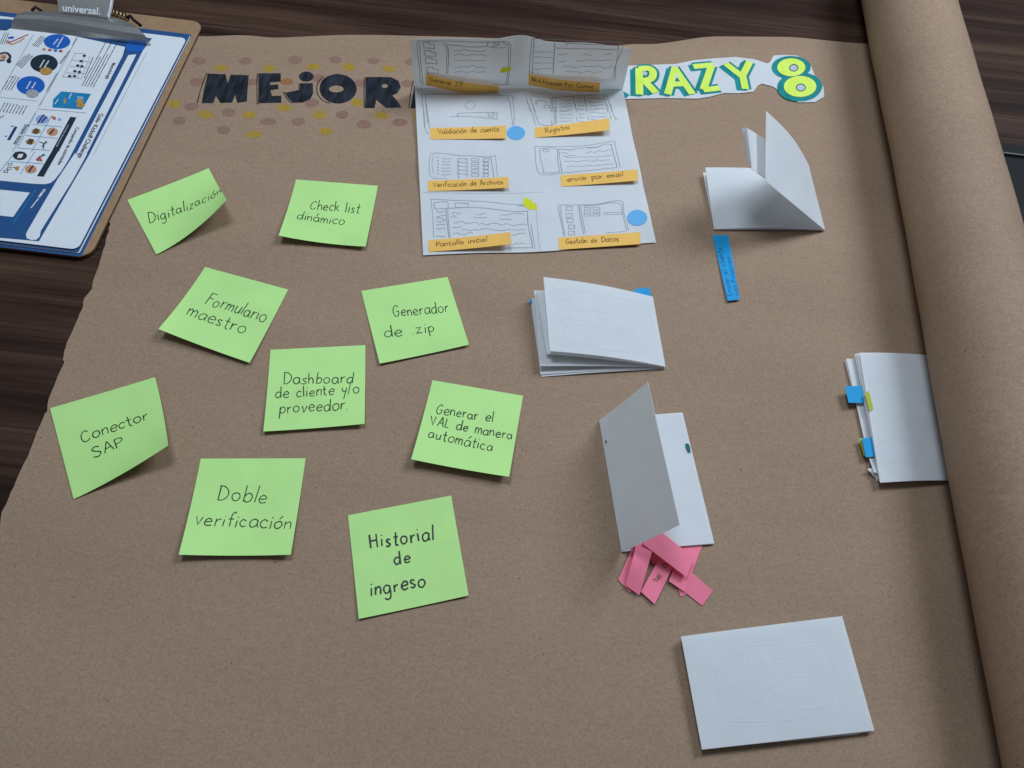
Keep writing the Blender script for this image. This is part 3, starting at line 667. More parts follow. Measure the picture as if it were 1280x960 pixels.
# cell 8
ln(L_, a6, [(230, 205), (228, 270), (260, 420), (280, 520)]); ln(L_, a6, [(240, 210), (420, 210), (600, 205), (730, 180), (860, 175), (880, 300), (928, 465)]); ln(L_, a6, [(250, 215), (250, 300), (290, 515)], 0.9); ln(L_, a6, [(425, 215), (445, 350), (478, 500)], 1.2); ln(L_, a6, [(440, 215), (465, 350), (495, 495)])
ln(L_, a6, [(470, 220), (620, 210), (720, 190), (840, 200), (860, 280), (905, 465)], 0.9)
for x, y in ((300, 225), (300, 295), (310, 345), (325, 410), (325, 470)): sq(L_, a6, x, y, 62, 38)
for x in (480, 570):
    for y in (235, 270, 300): sq(L_, a6, x, y, 70 - (x - 480) * 0.0, 20, 0.8)
sq(L_, a6, 680, 285, 180, 20, 0.8); ln(L_, a6, [(690, 490), (900, 475)], 0.8)
# fold creases seen as soft grey lines
ln(L_, a5, [(1280, 85), (700, 95), (60, 85)], 0.45); 
pz.build('pencil_drawing', ss)

# ------------------------------------------------------------------ orange strips stuck on the sketch sheet
def on(surf, px, lift):
    out = []
    for p, l in zip(px, lift):
        u, v = surf.uv(*p); out.append(surf.P(u, v) + surf.N(u, v) * (l * 0.001))
    return out
def lifted(px, surf, lifts):
    """corners of a strip that starts on `surf` and stands off it by lifts (mm), kept on the sight lines by height"""
    out = []
    for p, l in zip(px, lifts):
        u, v = surf.uv(*p); q = surf.P(u, v)
        out.append(at(*p, q.z + l * 0.001))
    return out
def strip(px, surf, lifts, text, a, b, label, up=False):
    if up:   # on the standing row: come away from it towards the viewer
        c = []
        for p, l in zip(px, lifts):
            u, v = surf.uv(*p); q = surf.P(u, min(v, 1.6))
            c.append(q + (C_O - q).normalized() * (l * 0.001))
    else: c = lifted(px, surf, lifts)
    wd, hg = (c[1] - c[0]).length, (c[3] - c[0]).length
    nrm = (c[1] - c[0]).cross(c[0] - c[3]).normalized()
    fn = lambda u, v: nrm * (0.002 * math.sin(math.pi * u))
    if not up:
        kz = (c[1].z + c[2].z) * 0.5 - (c[0].z + c[3].z) * 0.5
        fn = lambda u, v: Vector((0, 0, 1)) * (kz * 0.45 * (u * u - u))
    sp = Patch(c, wd, hg, fn)
    mb = MB(M['orange']); sheet(mb, sp, 14, 3, 0.00012)
    o = mb.build('paper_strip'); tag(o, label, 'paper strip', 'orange title strips on the sketch sheet')
    wr = MB(M['strip_ink']); write(wr, sp, text, a, b, 3.4, 0.0006, 0.00012, 0, 0.22, 0.1); wr.build('handwriting', o)
strip([(532.4, 92.3), (623.5, 107.7), (623, 120.5), (532.4, 106.4)], up_s, (2, 9, 9, 2), 'Generar Z.P', (537.5, 101.5), (579, 108.5), 'orange strip reading Generar Z.P on the standing left row', True)
strip([(660.7, 93.1), (750.2, 103.2), (749.1, 115.7), (660.7, 106.4)], up_s, (4, 11, 11, 4), 'Notificación Por Correo', (665, 102), (742, 110.5), 'orange strip reading Notificación Por Correo on the standing right row', True)
strip([(538, 160), (632.3, 156.9), (632.3, 172.8), (538, 174)], lo_s, (0.3, 2.5, 2.5, 0.3), 'Validación de cuenta', (548, 167.5), (624, 164), 'orange strip reading Validación de cuenta beside a blue round sticker')
strip([(668.7, 159.5), (761.6, 147.6), (761.6, 162.5), (668.7, 172)], lo_s, (0.3, 6, 6, 0.3), 'Registro', (682, 166.5), (712, 161.5), 'orange strip reading Registro, its right end lifted off the sheet')
strip([(535, 225.8), (635, 221), (635.5, 234.5), (535, 239)], lo_s, (0.3, 4, 4, 0.3), 'Verificación de Archivos', (542, 234), (629, 230), 'orange strip reading Verificación de Archivos on the sketch sheet')
strip([(700.5, 219.1), (797, 211.7), (797.5, 225.5), (701.9, 233.2)], lo_s, (0.3, 4, 4, 0.3), 'enviar por email', (709, 227), (779, 220.5), 'orange strip reading enviar por email near the right sheet edge')
strip([(535.3, 300.2), (638.1, 290), (638.6, 305), (535.9, 314.8)], lo_s, (0.3, 7, 7, 0.3), 'Pantalla inicial', (545, 308.5), (609, 301.5), 'orange strip reading Pantalla inicial at the lower left sheet corner')
strip([(697.9, 297), (800.1, 290), (800.7, 305), (698.7, 312)], lo_s, (0.3, 2, 2, 0.3), 'Gestión de Datos', (707, 305), (773, 301.5), 'orange strip reading Gestión de Datos at the lower right sheet corner')
def round_sticker(c, rx, ry, label):
    mb = MB(M['sticker']); e = [lo_s.uv(*p) for p in ellipse(c, rx, ry, 36)]
    top = [lo_s.P(u, v) + lo_s.N(u, v) * 0.0004 for u, v in e]; bot = [lo_s.P(u, v) + lo_s.N(u, v) * 0.0001 for u, v in e]
    mb.face(list(reversed(top))); mb.face(bot); mb.grid([top + [top[0]], bot + [bot[0]]])
    tag(mb.build('round_sticker'), label, 'sticker', 'round blue stickers on the sketch sheet')
round_sticker((645.0, 166.4), 11.4, 8.6, 'round sky blue sticker right of the strip reading Validación de cuenta')
round_sticker((796.4, 272.5), 12.7, 9.8, 'round sky blue sticker above the strip reading Gestión de Datos')

# ================================================================== CRAZY 8 cut-out
a7 = crop(760, 40, 4.267)
cz = thing('lettering_cutout', at(900, 100), 'white paper cutout with neon yellow and teal CRAZY 8 lettering', 'paper cutout')
out_px = [a7(*p) for p in [(-140, 200), (0, 188), (100, 180), (230, 175), (365, 170), (460, 150), (570, 140), (680, 133), (780, 145), (850, 168), (862, 162), (885, 125), (940, 122), (1005, 125), (1060, 150), (1085, 185), (1105, 240), (1150, 295), (1153, 345), (1105, 373), (1015, 375), (960, 345), (880, 290), (820, 275), (800, 285), (775, 318), (700, 326), (620, 325), (540, 345), (480, 355), (300, 352), (90, 357), (-140, 350)]]
ZC = 0.0011
mb = MB(M['white'])
cu = [at(*p, ZC) for p in out_px]
tr = tessellate_polygon([[Vector((p.x, p.y, 0)) for p in cu]])
for tt in tr:
    a, b, c = [cu[i] for i in tt]
    if (b - a).cross(c - a).z < 0: tt = tuple(reversed(tt))
    mb.face([cu[i] for i in tt]); mb.face([cu[i] - Vector((0, 0, 0.0002)) for i in reversed(tt)])
for i in range(len(cu)):
    a, b = cu[i], cu[(i + 1) % len(cu)]; mb.face([a, b, b - Vector((0, 0, .0002)), a - Vector((0, 0, .0002))])
mb.build('paper', cz, merge=1e-6)
CP = Plane(ZC)
lt = MB(M['teal'], M['neon'], M['darkteal'], M['white'])
letters = {   # centre lines of the strokes of each letter, in crop coordinates, and the widths (m) of the yellow stroke
 'C': ([[(85, 200), (40, 190), (-10, 215), (-25, 270), (0, 320), (60, 335), (88, 320)]], 0.008, True),
 'R': ([[(165, 195), (168, 335)], [(165, 198), (215, 195), (240, 215), (228, 252), (170, 262)], [(195, 262), (255, 325)]], 0.0082, False),
 'A': ([[(318, 333), (358, 190)], [(352, 190), (450, 332)], [(345, 280), (405, 277)]], 0.0078, False),
 'Z': ([[(455, 186), (560, 176)], [(552, 180), (508, 308)], [(508, 310), (595, 300)]], 0.0078, False),
 'Y': ([[(628, 170), (712, 235)], [(755, 160), (722, 225)], [(715, 220), (733, 305)]], 0.0078, False),
}
def st(pts, wd, off, mi, curve=False, dx=0, dy=0):
    line(lt, CP, [a7(x + dx, y + dy) for x, y in pts], wd, off, mi, curve)
for k, (strokes, wd, cv) in letters.items():
    for s_ in strokes:
        cvv = cv or (k == 'R' and len(s_) > 3)
        for dx, dy in ((-7, 2), (-14, 6), (-22, 8)): st(s_, wd + 0.0022, 0.00006, 0, cvv, dx, dy)
        st(s_, wd + 0.0056, 0.00015, 0, cvv)
    if k == 'C': continue
    for s_ in strokes: st(s_, wd + 0.0009, 0.00026, 2, cv or (k == 'R' and len(s_) > 3))
    for s_ in strokes: st(s_, wd, 0.00036, 1, cv or (k == 'R' and len(s_) > 3))
def ell8(c, rx, ry, mi, off, hole=None):
    shape(lt, CP, [a7(*p) for p in ellipse(c, rx, ry, 40)], mi, off, [[a7(*p) for p in ellipse(hole[0], hole[1], hole[2], 22)]] if hole else ())
ell8((972, 190), 100, 62, 0, 0.00008); ell8((1020, 295), 118, 76, 0, 0.00008); ell8((985, 188), 96, 58, 0, 0.0002); ell8((1034, 290), 108, 72, 0, 0.0002)
ell8((977, 190), 78, 50, 2, 0.00030); ell8((1024, 292), 90, 58, 2, 0.00030)
ell8((977, 190), 75, 48, 1, 0.00040, ((990, 193), 20, 15)); ell8((1024, 292), 87, 56, 1, 0.00040, ((1028, 298), 22, 16))
ell8((990, 193), 25, 20, 2, 0.00050, ((990, 193), 20, 15)); ell8((1028, 298), 27, 21, 2, 0.00050, ((1028, 298), 22, 16))
ell8((990, 193), 20, 15, 3, 0.00036); ell8((1028, 298), 22, 16, 3, 0.00036)
shape(lt, CP, [a7(*p) for p in [(180, 222), (195, 210), (212, 222), (198, 236)]], 3, 0.0005); shape(lt, CP, [a7(*p) for p in [(352, 250), (365, 220), (385, 246)]], 3, 0.0005)
lt.build('marker_lettering', cz)

# ================================================================== folded booklets
def leaf(name, parent, px, zs, fn=None, th=0.00025, nu=16, nv=12, size=(0.108, 0.070)):
    c = [at(*p, z * 0.001) for p, z in zip(px, zs)]
    sf = Patch(c, size[0], size[1], fn); mb = MB(M['white']); sheet(mb, sf, nu, nv, th)
    return sf, mb.build(name, parent)
def bulge(k, axis='z', pu=1, pv=0):
    dv = {'z': Vector((0, 0, 1)), 'x': Vector((1, 0, 0)), 'y': Vector((0, 1, 0))}[axis]
    def fn(u, v):
        u_, v_ = min(1, max(0, u)), min(1, max(0, v))
        return dv * (k * (math.sin(math.pi * u_) if pu else 1) * (math.sin(math.pi * v_) if pv else 1))
    return fn
def faint_lines(parent, sf, f, items, pen=0.0008, name='faint_drawing'):
    mb = MB(M['faint'])
    for it in items: line(mb, sf, [f(*p) for p in it], pen, 0.00008, 0, len(it) > 2)
    return mb.build(name, parent)
# --- booklet in the middle, opening to the left
b8 = crop(640, 320, 5.645)
bk = thing('folded_booklet', at(750, 420), 'white folded booklet with fanned pages and a blue tab peeking over its top', 'booklet', 'folded white paper booklets')
leaf('back_page', bk, [b8(130, 308), b8(995, 292), b8(1080, 796), b8(205, 852)], (2.0, 3.0, 0.8, 0.8), bulge(0.0012))
leaf('page', bk, [b8(140, 300), b8(995, 290), b8(1080, 790), b8(200, 835)], (4.5, 3.6, 1.4, 2.0), bulge(0.0008))
leaf('page', bk, [b8(155, 243), b8(995, 289), b8(1081, 786), b8(198, 776)], (11, 4.4, 2.2, 8), bulge(0.001))
leaf('page', bk, [b8(170, 247), b8(994, 288), b8(1082, 784), b8(245, 690)], (14, 5, 3.0, 13), bulge(0.0015))
sf, cv = leaf('cover', bk, [b8(222, 148), b8(993, 287), b8(1083, 780), b8(268, 670)], (25, 6, 4, 20), bulge(0.003))
rnd = random.Random(5)
its = [[(325, 225), (350, 420), (365, 560)], [(345, 225), (375, 520)], [(400, 250), (405, 400), (410, 530)], [(330, 230), (600, 260), (900, 330)], [(410, 370), (560, 385), (680, 400)], [(770, 405), (900, 430)], [(440, 480), (520, 490)], [(560, 490), (690, 515), (810, 530)], [(400, 590), (620, 650), (900, 690)], [(960, 330), (985, 480), (1000, 640)], [(600, 440), (640, 450)], [(360, 300), (395, 305)], [(365, 350), (398, 352)], [(370, 430), (402, 440)], [(375, 500), (410, 505)]]
faint_lines(cv, sf, b8, its, 0.0007)
pk = MB(M['pencil']); s2 = Plane(0.0125)
line(pk, s2, [b8(212, 275), b8(225, 290), b8(240, 310)], 0.0011, 0.0003); pk.build('pencil_mark', bk)
# --- tent booklet with pink flags
b1 = crop(730, 460, 4)
bt = thing('folded_booklet', at(820, 600), 'white folded booklet standing half open with pink flags sticking out below', 'booklet', 'folded white paper booklets')
leaf('back_page', bt, [b1(80, 262), b1(488, 224), b1(650, 880), b1(190, 918)], (1.0, 1.2, 1.3, 1.0), None, 0.00035, size=(0.07, 0.108))
sfb, pb = leaf('page', bt, [b1(76, 262), b1(493, 222), b1(652, 877), b1(188, 919)], (1.4, 2.4, 2.6, 1.4), bulge(0.0012), size=(0.07, 0.108))
g_ = MB(M['darkteal']); shape(g_, sfb, [b1(*p) for p in [(505, 380), (520, 377), (530, 395), (533, 424), (518, 426), (508, 400)]], 0, 0.0003); g_.build('green_mark', pb)
sft, cvt = leaf('cover', bt, [b1(75, 262), b1(318, 68), b1(478, 783), b1(188, 920)], (1.8, 67, 66.5, 1.8), bulge(0.0007, 'x'), size=(0.07, 0.108))
g_ = MB(M['redprint']); shape(g_, sft, [b1(*p) for p in [(106, 365), (113, 360), (117, 375), (109, 378)]], 0, 0.0003); g_.build('ink_spot', cvt)
# --- booklet at the bottom right, closed
b4 = crop(830, 750, 4.571)
bb = thing('folded_booklet', at(970, 855), 'closed white folded booklet lying flat near the bottom of the kraft paper', 'booklet', 'folded white paper booklets')
leaf('back_page', bb, [b4(112, 216), b4(1010, 110), b4(1112, 770), b4(222, 850)], (1.0, 1.0, 1.0, 1.0))
leaf('page', bb, [b4(105, 212), b4(1014, 102), b4(1125, 764), b4(219, 853)], (3.0, 2.5, 2.0, 2.6), bulge(0.001))
leaf('page', bb, [b4(100, 210), b4(1016, 96), b4(1195, 752), b4(218, 854)], (5.5, 4.0, 3.2, 4.5), bulge(0.0012))
sf, cv = leaf('cover', bb, [b4(97, 208), b4(1018, 92), b4(1202, 745), b4(217, 855)], (8, 6, 5, 6.5), lambda u, v: Vector((0, 0, 0.0022 * math.sin(math.pi * min(1, max(0, u))) * math.sin(math.pi * min(1, max(0, v * 0.8 + 0.1))))))
its = [[(260, 350), (300, 420), (330, 600)], [(480, 260), (700, 240), (920, 230)], [(690, 440), (800, 432), (890, 426)], [(440, 580), (560, 572)], [(365, 690), (520, 690), (760, 680), (1000, 632)], [(920, 240), (970, 400), (1020, 620)], [(560, 340), (600, 480), (640, 540)], [(740, 555), (870, 550)], [(650, 520), (700, 600), (820, 620), (940, 600)], [(360, 300), (365, 420)], [(460, 300), (465, 430)], [(620, 330), (760, 320)]]
faint_lines(cv, sf, b4, its, 0.0007)
# --- booklet pushed against the roll
b3 = crop(1020, 420, 4.8)
br_ = thing('folded_booklet', at(1120, 530), 'white folded booklet with blue and lime tabs tucked against the paper roll', 'booklet', 'folded white paper booklets')
leaf('back_page', br_, [b3(172, 150), b3(700, 150), b3(810, 860), b3(360, 868)], (1.2, 1.0, 1.0, 1.0), None, size=(.07, .108))
def curl(u, v): return Vector((0, 0, 0.004 * math.exp(-(u / 0.12) ** 2 - ((1 - v) / 0.1) ** 2)))
leaf('page', br_, [b3(182, 136), b3(700, 140), b3(810, 862), b3(335, 830)], (3.5, 1.8, 1.6, 2.5), curl, size=(.07, .108))
leaf('page', br_, [b3(232, 108), b3(700, 130), b3(810, 865), b3(380, 872)], (6.5, 2.4, 2.2, 5.0), bulge(0.0012), size=(.07, .108))
leaf('page', br_, [b3(245, 105), b3(700, 125), b3(812, 866), b3(383, 876)], (8.0, 2.8, 2.7, 6.0), bulge(0.0012), size=(.07, .108))
leaf('curled_corner', br_, [b3(306, 797), b3(350, 790), b3(386, 876), b3(338, 838)], (4.5, 3.0, 1.3, 2.0), bulge(0.0008, 'z', 0, 1), size=(.01, .02), nu=5)
sfu, cvu = leaf('cover', br_, [b3(262, 100), b3(716, 120), b3(850, 867), b3(385, 880)], (10, 3.4, 3.2, 7.5), bulge(0.002), size=(.07, .108))
its = [[(540, 505), (560, 540), (700, 540)], [(540, 505), (690, 500), (695, 535)], [(425, 760), (580, 755), (582, 785), (430, 790), (425, 760)], [(440, 600), (520, 600)], [(400, 640), (560, 640)], [(520, 495), (720, 490)], [(590, 760), (740, 755)]]
faint_lines(cvu, sfu, b3, its, 0.0007)
# --- booklet at the top right, standing open
b7 = crop(900, 120, 5.333)
bo = thing('folded_booklet', at(960, 260), 'white folded booklet with one flap rising like a sail beside the blue strip', 'booklet', 'folded white paper booklets')
b6 = crop(840, 120, 3.429)
leaf('back_page', bo, [b6(132, 328), b6(565, 332), b6(650, 576), b6(182, 575)], (1.0, 2.0, 0.8, 0.8), bulge(0.001))
leaf('page', bo, [b6(143, 306), b6(575, 326), b6(652, 575), b6(180, 570)], (9, 12, 1.6, 2.4), lambda u, v: Vector((0, 0, 0.002 * math.sin(math.pi * min(1, max(0, u))))))
def sail(u, v):
    return Vector((0.0028, 0.001, 0.0018)) * (math.sin(math.pi * min(1, max(0, u))) * (1 - min(1, max(0, v))) ** 1.5)
leaf('flap', bo, [b7(308, 100), b7(592, 462), b7(701, 895), b7(303, 566)], (88, 17, 1.9, 69), sail)
def pleat(u, v):
    return Vector((-0.003, 0.004, 0)) * math.exp(-(u / 0.25) ** 2)
leaf('page', bo, [b7(178, 213), b7(420, 385), b7(420, 668), b7(212, 490)], (86, 46, 34, 72), bulge(0.0025, 'y'), size=(.05, .07))
leaf('page', bo, [b7(146, 214), b7(180, 212), b7(214, 488), b7(176, 388)], (79, 86.2, 72.5, 69), bulge(-0.0012, 'x'), size=(.01, .05), nu=6)

# ================================================================== small tabs and strips
def tab(name, px, zs, m, label, group, cat='sticky tab', fn=None, nu=6, nv=3):
    c = [at(*p, z * 0.001) for p, z in zip(px, zs)]
    sf = Patch(c, (c[1] - c[0]).length, (c[3] - c[0]).length, fn)
    mb = MB(M[m]); sheet(mb, sf, nu, nv, 0.00015); o = mb.build(name); tag(o, label, cat, group); return sf, o
GB = 'blue sticky tabs on the booklets'
tab('sticky_tab', [b8(868, 232), b8(966, 221), b8(990, 300), b8(850, 280)], (6.2, 5.8, 5.2, 5.2), 'blue', 'blue sticky tab showing behind the cover of the middle booklet', GB)
tab('sticky_tab', [b8(121, 306), b8(160, 303), b8(165, 330), b8(126, 333)], (2.6, 2.6, 2.6, 2.6), 'blue', 'sliver of blue tab at the left edge of the middle booklet', GB)
tab('sticky_tab', [b3(173, 302), b3(275, 298), b3(290, 402), b3(196, 400)], (8, 6.6, 6.2, 7), 'blue', 'larger upper blue tab on the booklet against the roll', GB)
tab('sticky_tab', [b3(275, 615), b3(335, 606), b3(360, 722), b3(300, 727)], (6.6, 5.8, 5.4, 6), 'blue', 'lower blue tab over a lime one on the booklet against the roll', GB)
tab('sticky_tab', [b3(258, 615), b3(310, 610), b3(330, 716), b3(288, 720)], (4.8, 4.4, 4.2, 4.4), 'lime', 'thin lime tab behind the lower blue tab beside the roll', 'lime sticky tabs beside the roll')
tab('sticky_tab', [b3(293, 345), b3(318, 328), b3(344, 435), b3(320, 452)], (10.3, 10.6, 10.3, 9.9), 'lime', 'lime tab wrapped round the cover edge of the booklet against the roll', 'lime sticky tabs beside the roll')
bz = crop(870, 280, 8.725)
sfs, bs = tab('paper_strip', [bz(180, 122), bz(352, 122), bz(480, 822), bz(345, 838)], (0.5, 0.5, 2.6, 2.6), 'blue', 'lone blue paper strip with faint blue handwriting on the kraft paper', None, 'paper strip', None, 4, 12)
wr = MB(mat('navy_pen_ink', (0.004, 0.10, 0.30), 0.6, 0.1, 200))
Sx = Patch([sfs.c[3], sfs.c[0], sfs.c[1], sfs.c[2]], sfs.ay, sfs.ax)      # the strip read along its length
write(wr, Sx, 'Enviar al cliente', bz(395, 780), bz(278, 260), 3.6, 0.00055, 0.0001, 0, 0.3, 0.12)
write(wr, Sx, 'notificacion', bz(468, 770), bz(372, 360), 3.4, 0.00055, 0.0001, 0, 0.3, 0.12)
wr.build('handwriting', bs)

# ------------------------------------------------------------------ pink flags
p8 = crop(750, 650, 8)
GP = 'pink paper flags under the half open booklet'
def flag(px, zs, label, fn=None):
    return tab('paper_flag', [p8(*p) for p in px], zs, 'pink', label, GP, 'paper flag', fn, 4, 8)
flag([(345, 230), (480, 200), (305, 728), (180, 597)], (4, 4, 1.0, 1.0), 'pink flag mostly hidden under the leftmost folded flag')
flag([(640, 240), (800, 300), (860, 738), (808, 768)], (1.2, 1.2, 0.8, 0.8), 'pink flag with just its tip showing below the others')
flag([(770, 395), (1130, 710), (1022, 857), (720, 620)], (1.6, 1.2, 0.8, 1.2), 'pink flag pointing down to the right, lowest on the right side')
flag([(850, 150), (1062, 150), (850, 722), (688, 612)], (0.35, 0.35, 2.6, 2.6), 'long pale pink flag running under the base page')
flag([(480, 330), (640, 280), (620, 430), (530, 440)], (1.0, 1.0, 0.6, 0.6), 'dark pink scrap in the shade between the flags')
sfc, oc = flag([(610, 350), (745, 440), (547, 842), (408, 716)], (3.2, 3.2, 2.4, 2.4), 'pink flag with VAL handwritten in black ink')
wr = MB(M['ink'])
for pts in ([(525, 598), (548, 590), (572, 600), (568, 622)], [(562, 560), (590, 600), (585, 560), (612, 590)], [(570, 545), (600, 575)], [(580, 530), (620, 570)], [(548, 602), (545, 618)],
            [(640, 430), (622, 445), (640, 470), (668, 470), (672, 445), (650, 432), (640, 460)]):
    line(wr, sfc, [p8(*p) for p in pts], 0.00042, 0.00015, 0)
wr.build('handwriting', oc)
flag([(540, 60), (940, 380), (866, 572), (430, 240)], (10, 8, 7, 10), 'broad dark pink flag crossing diagonally over the others')
flag([(370, 200), (560, 148), (395, 752), (255, 655)], (7, 8, 3.2, 3.0), 'leftmost pink flag hanging forward from under the cover', lambda u, v: Vector((0, 0, 0.003 * math.sin(math.pi * min(1, max(0, v))))))

# ================================================================== clipboard
k1 = crop(0, 0, 4.923); k2 = crop(0, 160, 4.923); kA = crop(0, 0, 9.79); kB = crop(0, 90, 9.6); kC = crop(0, 190, 9.6); kD = crop(60, 0, 8.533)
cb = thing('clipboard', (-0.49, 0.54, 0), 'brown hardboard clipboard with a steel clip at the top left', 'clipboard')
ZB = 0.0036
x1 = -0.3745; x0 = x1 - 0.2286; y1, y0 = 0.711, 0.3955
cTR = at(254.5, 27, ZB); cBR = at(112.5, 323, ZB - 0.0016)
x1 = (cTR.x + cBR.x) / 2; y1 = cTR.y; y0 = cBR.y; x0 = x1 - 0.2286
def rounded(x0, x1, y0, y1, r, n=6):
    out = []
    for cx, cy, a0 in ((x1 - r, y1 - r, 0), (x0 + r, y1 - r, 90), (x0 + r, y0 + r, 180), (x1 - r, y0 + r, 270)):
        for k in range(n + 1):
            a = R(a0 + 90 * k / n); out.append((cx + r * math.cos(a), cy + r * math.sin(a)))
    return out
mb = MB(M['board'], M['boardedge'])
lv = [(0.0, 0.0004, 1), (0.0, ZB - 0.0007, 1), (0.0008, ZB, 0)]
rings = []
for ins, z, _ in lv:
    o_ = rounded(x0 + ins, x1 - ins, y0 + ins, y1 - ins, 0.012 - ins); rings.append([Vector((a, b, z)) for a, b in o_])
mb.face(rings[-1], 0); mb.face(list(reversed(rings[0])), 1)
for a, b, mi in ((rings[0], rings[1], 1), (rings[1], rings[2], 0)):
    mb.grid([a + [a[0]], b + [b[0]]], mi)
mb.build('board', cb)
# papers under the clip
def paper_stack(name, corners_px, z, m, label, rc=0.004, th=0.0003):
    tr_, br__ = at(*corners_px[0], z), at(*corners_px[1], z)
    xx1t, xx1b, yy1, yy0 = tr_.x, br__.x, tr_.y, br__.y
    pts = rounded(-0.605, 0, yy0, yy1, rc)
    pts = [(px_ + (xx1b + (xx1t - xx1b) * (py_ - yy0) / (yy1 - yy0)) if px_ > -0.3 else px_, py_) for px_, py_ in pts]
    mb = MB(M[m], M['lightprint'])
    top = [Vector((a, b, z)) for a, b in pts]; bot = [Vector((a, b, z - th)) for a, b in pts]
    mb.face(top, 0); mb.face(list(reversed(bot)), 1); mb.grid([bot + [bot[0]], top + [top[0]]], 1)
    o = mb.build(name)
    if label: tag(o, label, 'paper sheet', 'sheets held by the clipboard')
    return o
paper_stack('printed_sheet', [k1(1180, 212), k2(500, 792)], 0.0042, 'blueprint', 'lowest dark blue printed sheet on the clipboard, only its edge showing', 0.002)
paper_stack('printed_sheet', [k1(1172, 222), k2(488, 770)], 0.0050, 'lightprint', 'thin white edge of a sheet between the blue sheets on the clipboard', 0.002)
paper_stack('printed_sheet', [k1(1168, 220), k2(482, 764)], 0.0058, 'blueprint', 'upper dark blue sheet just under the white guide page', 0.002)
ZP = 0.0072
gp = paper_stack('guide_page', [k1(1150, 235), k2(478, 748)], ZP, 'lightprint', 'white printed guide page with blue frame on top of the clipboard', 0.006, 0.0003)
PP = Plane(ZP)
pr = MB(M['blueprint'], M['lightprint'], M['navyprint'], M['royal'], M['charcoalprint'], M['cyanprint'], M['blackprint'], M['greyprint'], M['goldprint'], M['silverprint'], M['peachprint'], M['redprint'], M['lavprint'])
BLU, WHT, NAV, ROY, CHA, CYA, BLK, GRY, GLD, SIL, PEA, RED, LAV = range(13)
def ps(f, pts, mi, off): shape(pr, PP, [f(*p) for p in pts], mi, off)
def pe(f, c, rx, ry, mi, off): shape(pr, PP, [f(*p) for p in ellipse(c, rx, ry, 26)], mi, off)
def pl(f, pts, mi, wd, off=0.00035): line(pr, PP, [f(*p) for p in pts], wd, off, mi, False)
# everything in photo px: frame, inner panel, title tab
T_ = lambda x, y: (x, y)
outer = [(-60, 22), (10, 24), (90, 33), (190, 48)] + [k1(880, 310), k1(548, 955), k2(250, 680), k2(240, 697), k2(0, 676), (-80, 292)]
inner = [(-60, 34)] + [k1(40, 190), k1(70, 172), k1(420, 215), k1(770, 290), k1(755, 345), k1(437, 955), kC(820, 100), kC(735, 235), kC(660, 330), kC(610, 372), kC(540, 388), kC(400, 382), kC(0, 345), (-80, 220)]
tabp = [k1(840, 335), k1(530, 955), kC(1050, 20), kC(880, 330), kC(490, 950), k2(245, 668), k2(225, 688), k2(195, 690), k2(165, 680), k2(160, 655), kC(330, 950), kC(690, 330), kC(905, 10), k1(465, 955), k1(790, 340)]
ps(T_, outer, BLU, 0.0001); ps(T_, inner, WHT, 0.0002); ps(T_, tabp, WHT, 0.0002)
pe(k1, (832, 288), 60, 34, ROY, 0.0003)
type_text(pr, PP, 'Guía- Kickoff Challenge', kB(1195, 500), kC(930, 70), 0.0003, BLK, 1.0)
type_text(pr, PP, 'Compendio de actividades', kB(915, 665), kC(690, 155), 0.0003, BLK, 1.0)
type_text(pr, PP, 'Metodología', k1(693, 388), k1(648, 488), 0.0003, BLK, 1.0)
def textlines(f, a, b, da, n, mi=GRY, wd=0.0011, seed=0, k=1.0):
    """n lines of small type as broken strokes: first line a->b, next lines moved by da"""
    rg = random.Random(seed)
    for i in range(n):
        p, q = (a[0] + da[0] * i, a[1] + da[1] * i), (b[0] + da[0] * i, b[1] + da[1] * i)
        tt = 0.0; end = 1.0 if rg.random() > 0.25 else rg.uniform(0.6, 0.95)
        L_px = math.dist(f(*p), f(*q))
        while tt < end:
            l_ = rg.uniform(0.9, 3.0) * k / max(L_px, 1); e_ = min(end, tt + l_)
            pl(f, [(p[0] + (q[0] - p[0]) * tt, p[1] + (q[1] - p[1]) * tt), (p[0] + (q[0] - p[0]) * e_, p[1] + (q[1] - p[1]) * e_)], mi, wd)
            tt = e_ + rg.uniform(0.35, 0.7) / max(L_px, 1)
# column rules
pl(k1, [(475, 235), (300, 560), (235, 660)], GRY, 0.0006); pl(k1, [(205, 215), (100, 400), (0, 580)], GRY, 0.0006); pl(kB, [(700, 0), (480, 410)], GRY, 0.0006); pl(kB, [(0, 305), (440, 350)], GRY, 0.0006); pl(kB, [(450, 445), (1040, 495)], GRY, 0.0006); pl(kB, [(440, 470), (150, 960)], GRY, 0.0006)
# discs with their coins
for f, c, rx, ry, mi in ((k1, (352, 258), 82, 46, ROY), (k1, (272, 392), 85, 56, CHA), (k1, (190, 528), 87, 58, ROY)): pe(f, c, rx, ry, mi, 0.0003)
pe(k1, (284, 440), 38, 24, GLD, 0.0004); pe(k1, (200, 578), 40, 26, SIL, 0.0004)
for x, mi in ((272, PEA), (308, RED), (343, CYA), (375, RED)): pe(k1, (x, 306 + (x - 272) * 0.1), 12, 8, mi, 0.0004)
for f, a, b in ((kA, (655, 550), (715, 480)), (kA, (700, 580), (775, 455)), (kA, (490, 830), (545, 735)), (kA, (545, 830), (600, 745)), (kB, (320, 205), (370, 115)), (kB, (385, 200), (430, 125))): textlines(f, a, b, (0, 0), 1, WHT, 0.0014)
